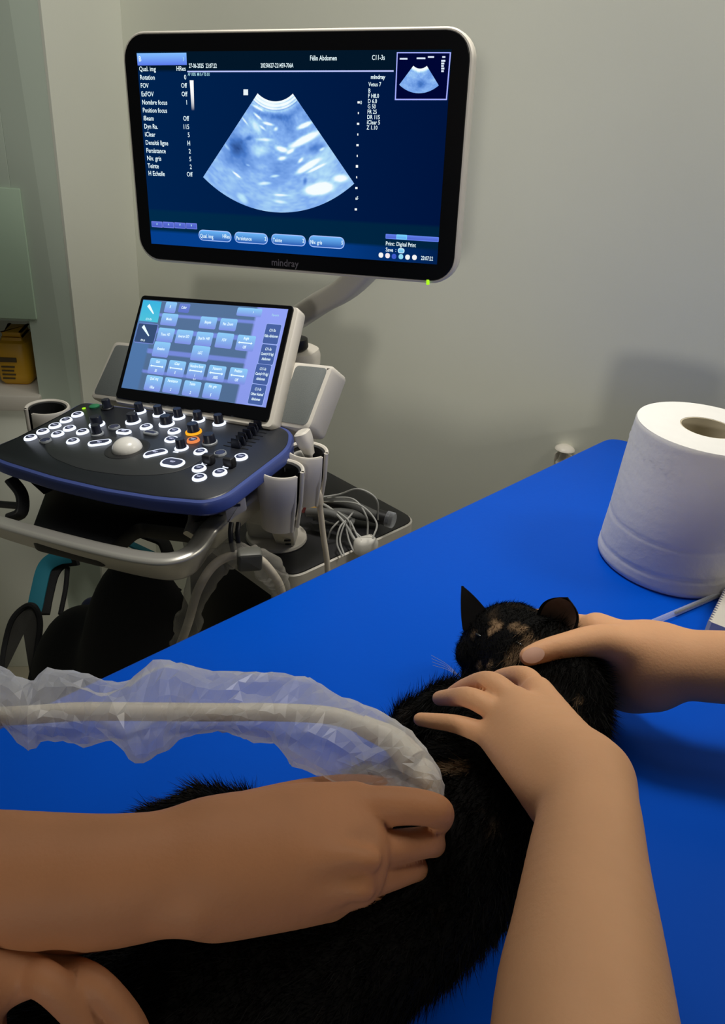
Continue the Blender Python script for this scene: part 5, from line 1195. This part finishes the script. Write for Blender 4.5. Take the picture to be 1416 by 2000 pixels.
me = bpy.data.meshes.new('fur'); o_ = HVs.mean(0); me.vertices.add(len(HVs)); me.vertices.foreach_set('co', (HVs - o_).astype(np.float32).ravel())
me.loops.add(len(HVs)); me.loops.foreach_set('vertex_index', np.arange(len(HVs), dtype=np.int32)); me.polygons.add(NH)
me.polygons.foreach_set('loop_start', np.arange(0, 3 * NH, 3, dtype=np.int32)); me.update(); me.validate(); me.materials.append(M['fur'])
cc = np.repeat(coat(root) * (0.7 + 0.6 * rng.random((NH, 1))), 3, 0); a = me.color_attributes.new('coat', 'FLOAT_COLOR', 'POINT'); a.data.foreach_set('color', np.concatenate([cc, np.ones((len(cc), 1))], 1).astype(np.float32).ravel())
tag(place(bpy.data.objects.new('fur', me), Matrix.Translation(Vector(o_)), cat_root), kind='stuff')
# ------------------------------------------------------------------ the sleeved probe in the hand
zc = lambda x: 1.050 - 0.020 * np.clip(x / 850, 0, 1) ** 2
cpts = [(-260, 1410), (-60, 1402), (60, 1396), (150, 1390), (280, 1390), (420, 1391), (530, 1391), (640, 1397), (706, 1416), (769, 1447), (809, 1490), (828, 1520)]
cw = [at(x, y, zc(x)) for x, y in cpts]
t = thing('probe', 'cream ultrasound probe with thick cable, gripped in the tanned hand', 'ultrasound probe', at(840, 1590, .95))
mb = MB(); tube(mb, spline(cw[:10], 8), 0.0062, 14); mb.build('cable', M['cable'], t)
mb = MB(); tube(mb, spline([cw[8], cw[9], cw[10]], 8), 0.0098, 14, scale=list(np.linspace(0.75, 1.1, 17))); mb.build('strain_relief', M['cable'], t)
bpth = spline([cw[10], at(828, 1520, 1.022), at(834, 1552, 1.008), at(838, 1580, .996), at(840, 1596, .985)], 5)
mb = MB(); sweep(mb, bpth, rr(0.026, 0.020, 0.008, 4), scale=list(np.interp(np.linspace(0, 1, len(bpth)), [0, 0.15, 0.6, 1], [0.55, 0.8, 1.0, 0.9]))); mb.build('probe_body', M['cable'], t)
top = [(-260, 1330), (-120, 1300), (6, 1306), (68, 1342), (101, 1316), (146, 1321), (227, 1340), (260, 1334), (309, 1311), (357, 1302), (420, 1319), (475, 1326), (615, 1335), (637, 1350), (739, 1394), (787, 1429), (809, 1434), (839, 1471), (861, 1522), (868, 1552)]
bot = [(-260, 1440), (-120, 1450), (0, 1410), (49, 1455), (78, 1429), (123, 1433), (162, 1444), (257, 1470), (315, 1457), (357, 1425), (420, 1418), (442, 1420), (493, 1438), (530, 1440), (567, 1480), (604, 1500), (640, 1520), (699, 1530), (750, 1532), (824, 1556)]
def resample(pts, n):
    p = np.array(pts, float); s_ = np.concatenate([[0], np.cumsum(np.linalg.norm(np.diff(p, axis=0), axis=1))]); u_ = np.linspace(0, s_[-1], n)
    return np.stack([np.interp(u_, s_, p[:, k]) for k in (0, 1)], 1)
NS, NR = 84, 22
tp_, bt_ = resample(top, NS), resample(bot, NS); rng = np.random.default_rng(21); V = []; Fc = []
fold = rng.normal(0, 1, (NS // 4 + 2, NR // 2)); 
for i in range(NS):
    cx = (tp_[i] + bt_[i]) / 2; z0 = float(zc(cx[0])) + 0.002
    a = at(*tp_[i], z0); b = at(*bt_[i], z0); mid = (a + b) / 2; hv = (a - b) / 2; hl = np.linalg.norm(hv)
    fi = i / 4; i0 = int(fi); fr_ = fi - i0
    for j in range(NR):
        an = 2 * math.pi * j / NR; jj = j / 2; j0 = int(jj) % (NR // 2); j1 = (j0 + 1) % (NR // 2); fj = jj - int(jj)
        f_ = (fold[i0, j0] * (1 - fj) + fold[i0, j1] * fj) * (1 - fr_) + (fold[i0 + 1, j0] * (1 - fj) + fold[i0 + 1, j1] * fj) * fr_
        amp = 0.24 * (1.9 if cx[0] < 330 else 1.0)
        k = 1 + amp * f_ * (abs(math.sin(an)) + 0.15) * 0.9
        edge_k = 1 + amp * f_ * 0.20
        V.append(mid + hv * math.cos(an) * edge_k + np.array([0, 0, 1.0]) * math.sin(an) * max(0.013, min(0.022, 0.62 * hl)) * k + rng.normal(0, 0.0006, 3))
for i in range(NS - 1):
    for j in range(NR):
        k = (j + 1) % NR; q_ = (i * NR + j, i * NR + k, (i + 1) * NR + k, (i + 1) * NR + j)
        Fc += [(q_[0], q_[1], q_[2]), (q_[0], q_[2], q_[3])] if (i + j) % 2 else [(q_[0], q_[1], q_[3]), (q_[1], q_[2], q_[3])]
mb = MB().add(V, Fc); o = mb.build('plastic_sleeve', M['sleeve'], smooth=False)
tag(o, 'crumpled clear plastic sleeve around the cream probe cable above the table', 'plastic sleeve')
flush_text()
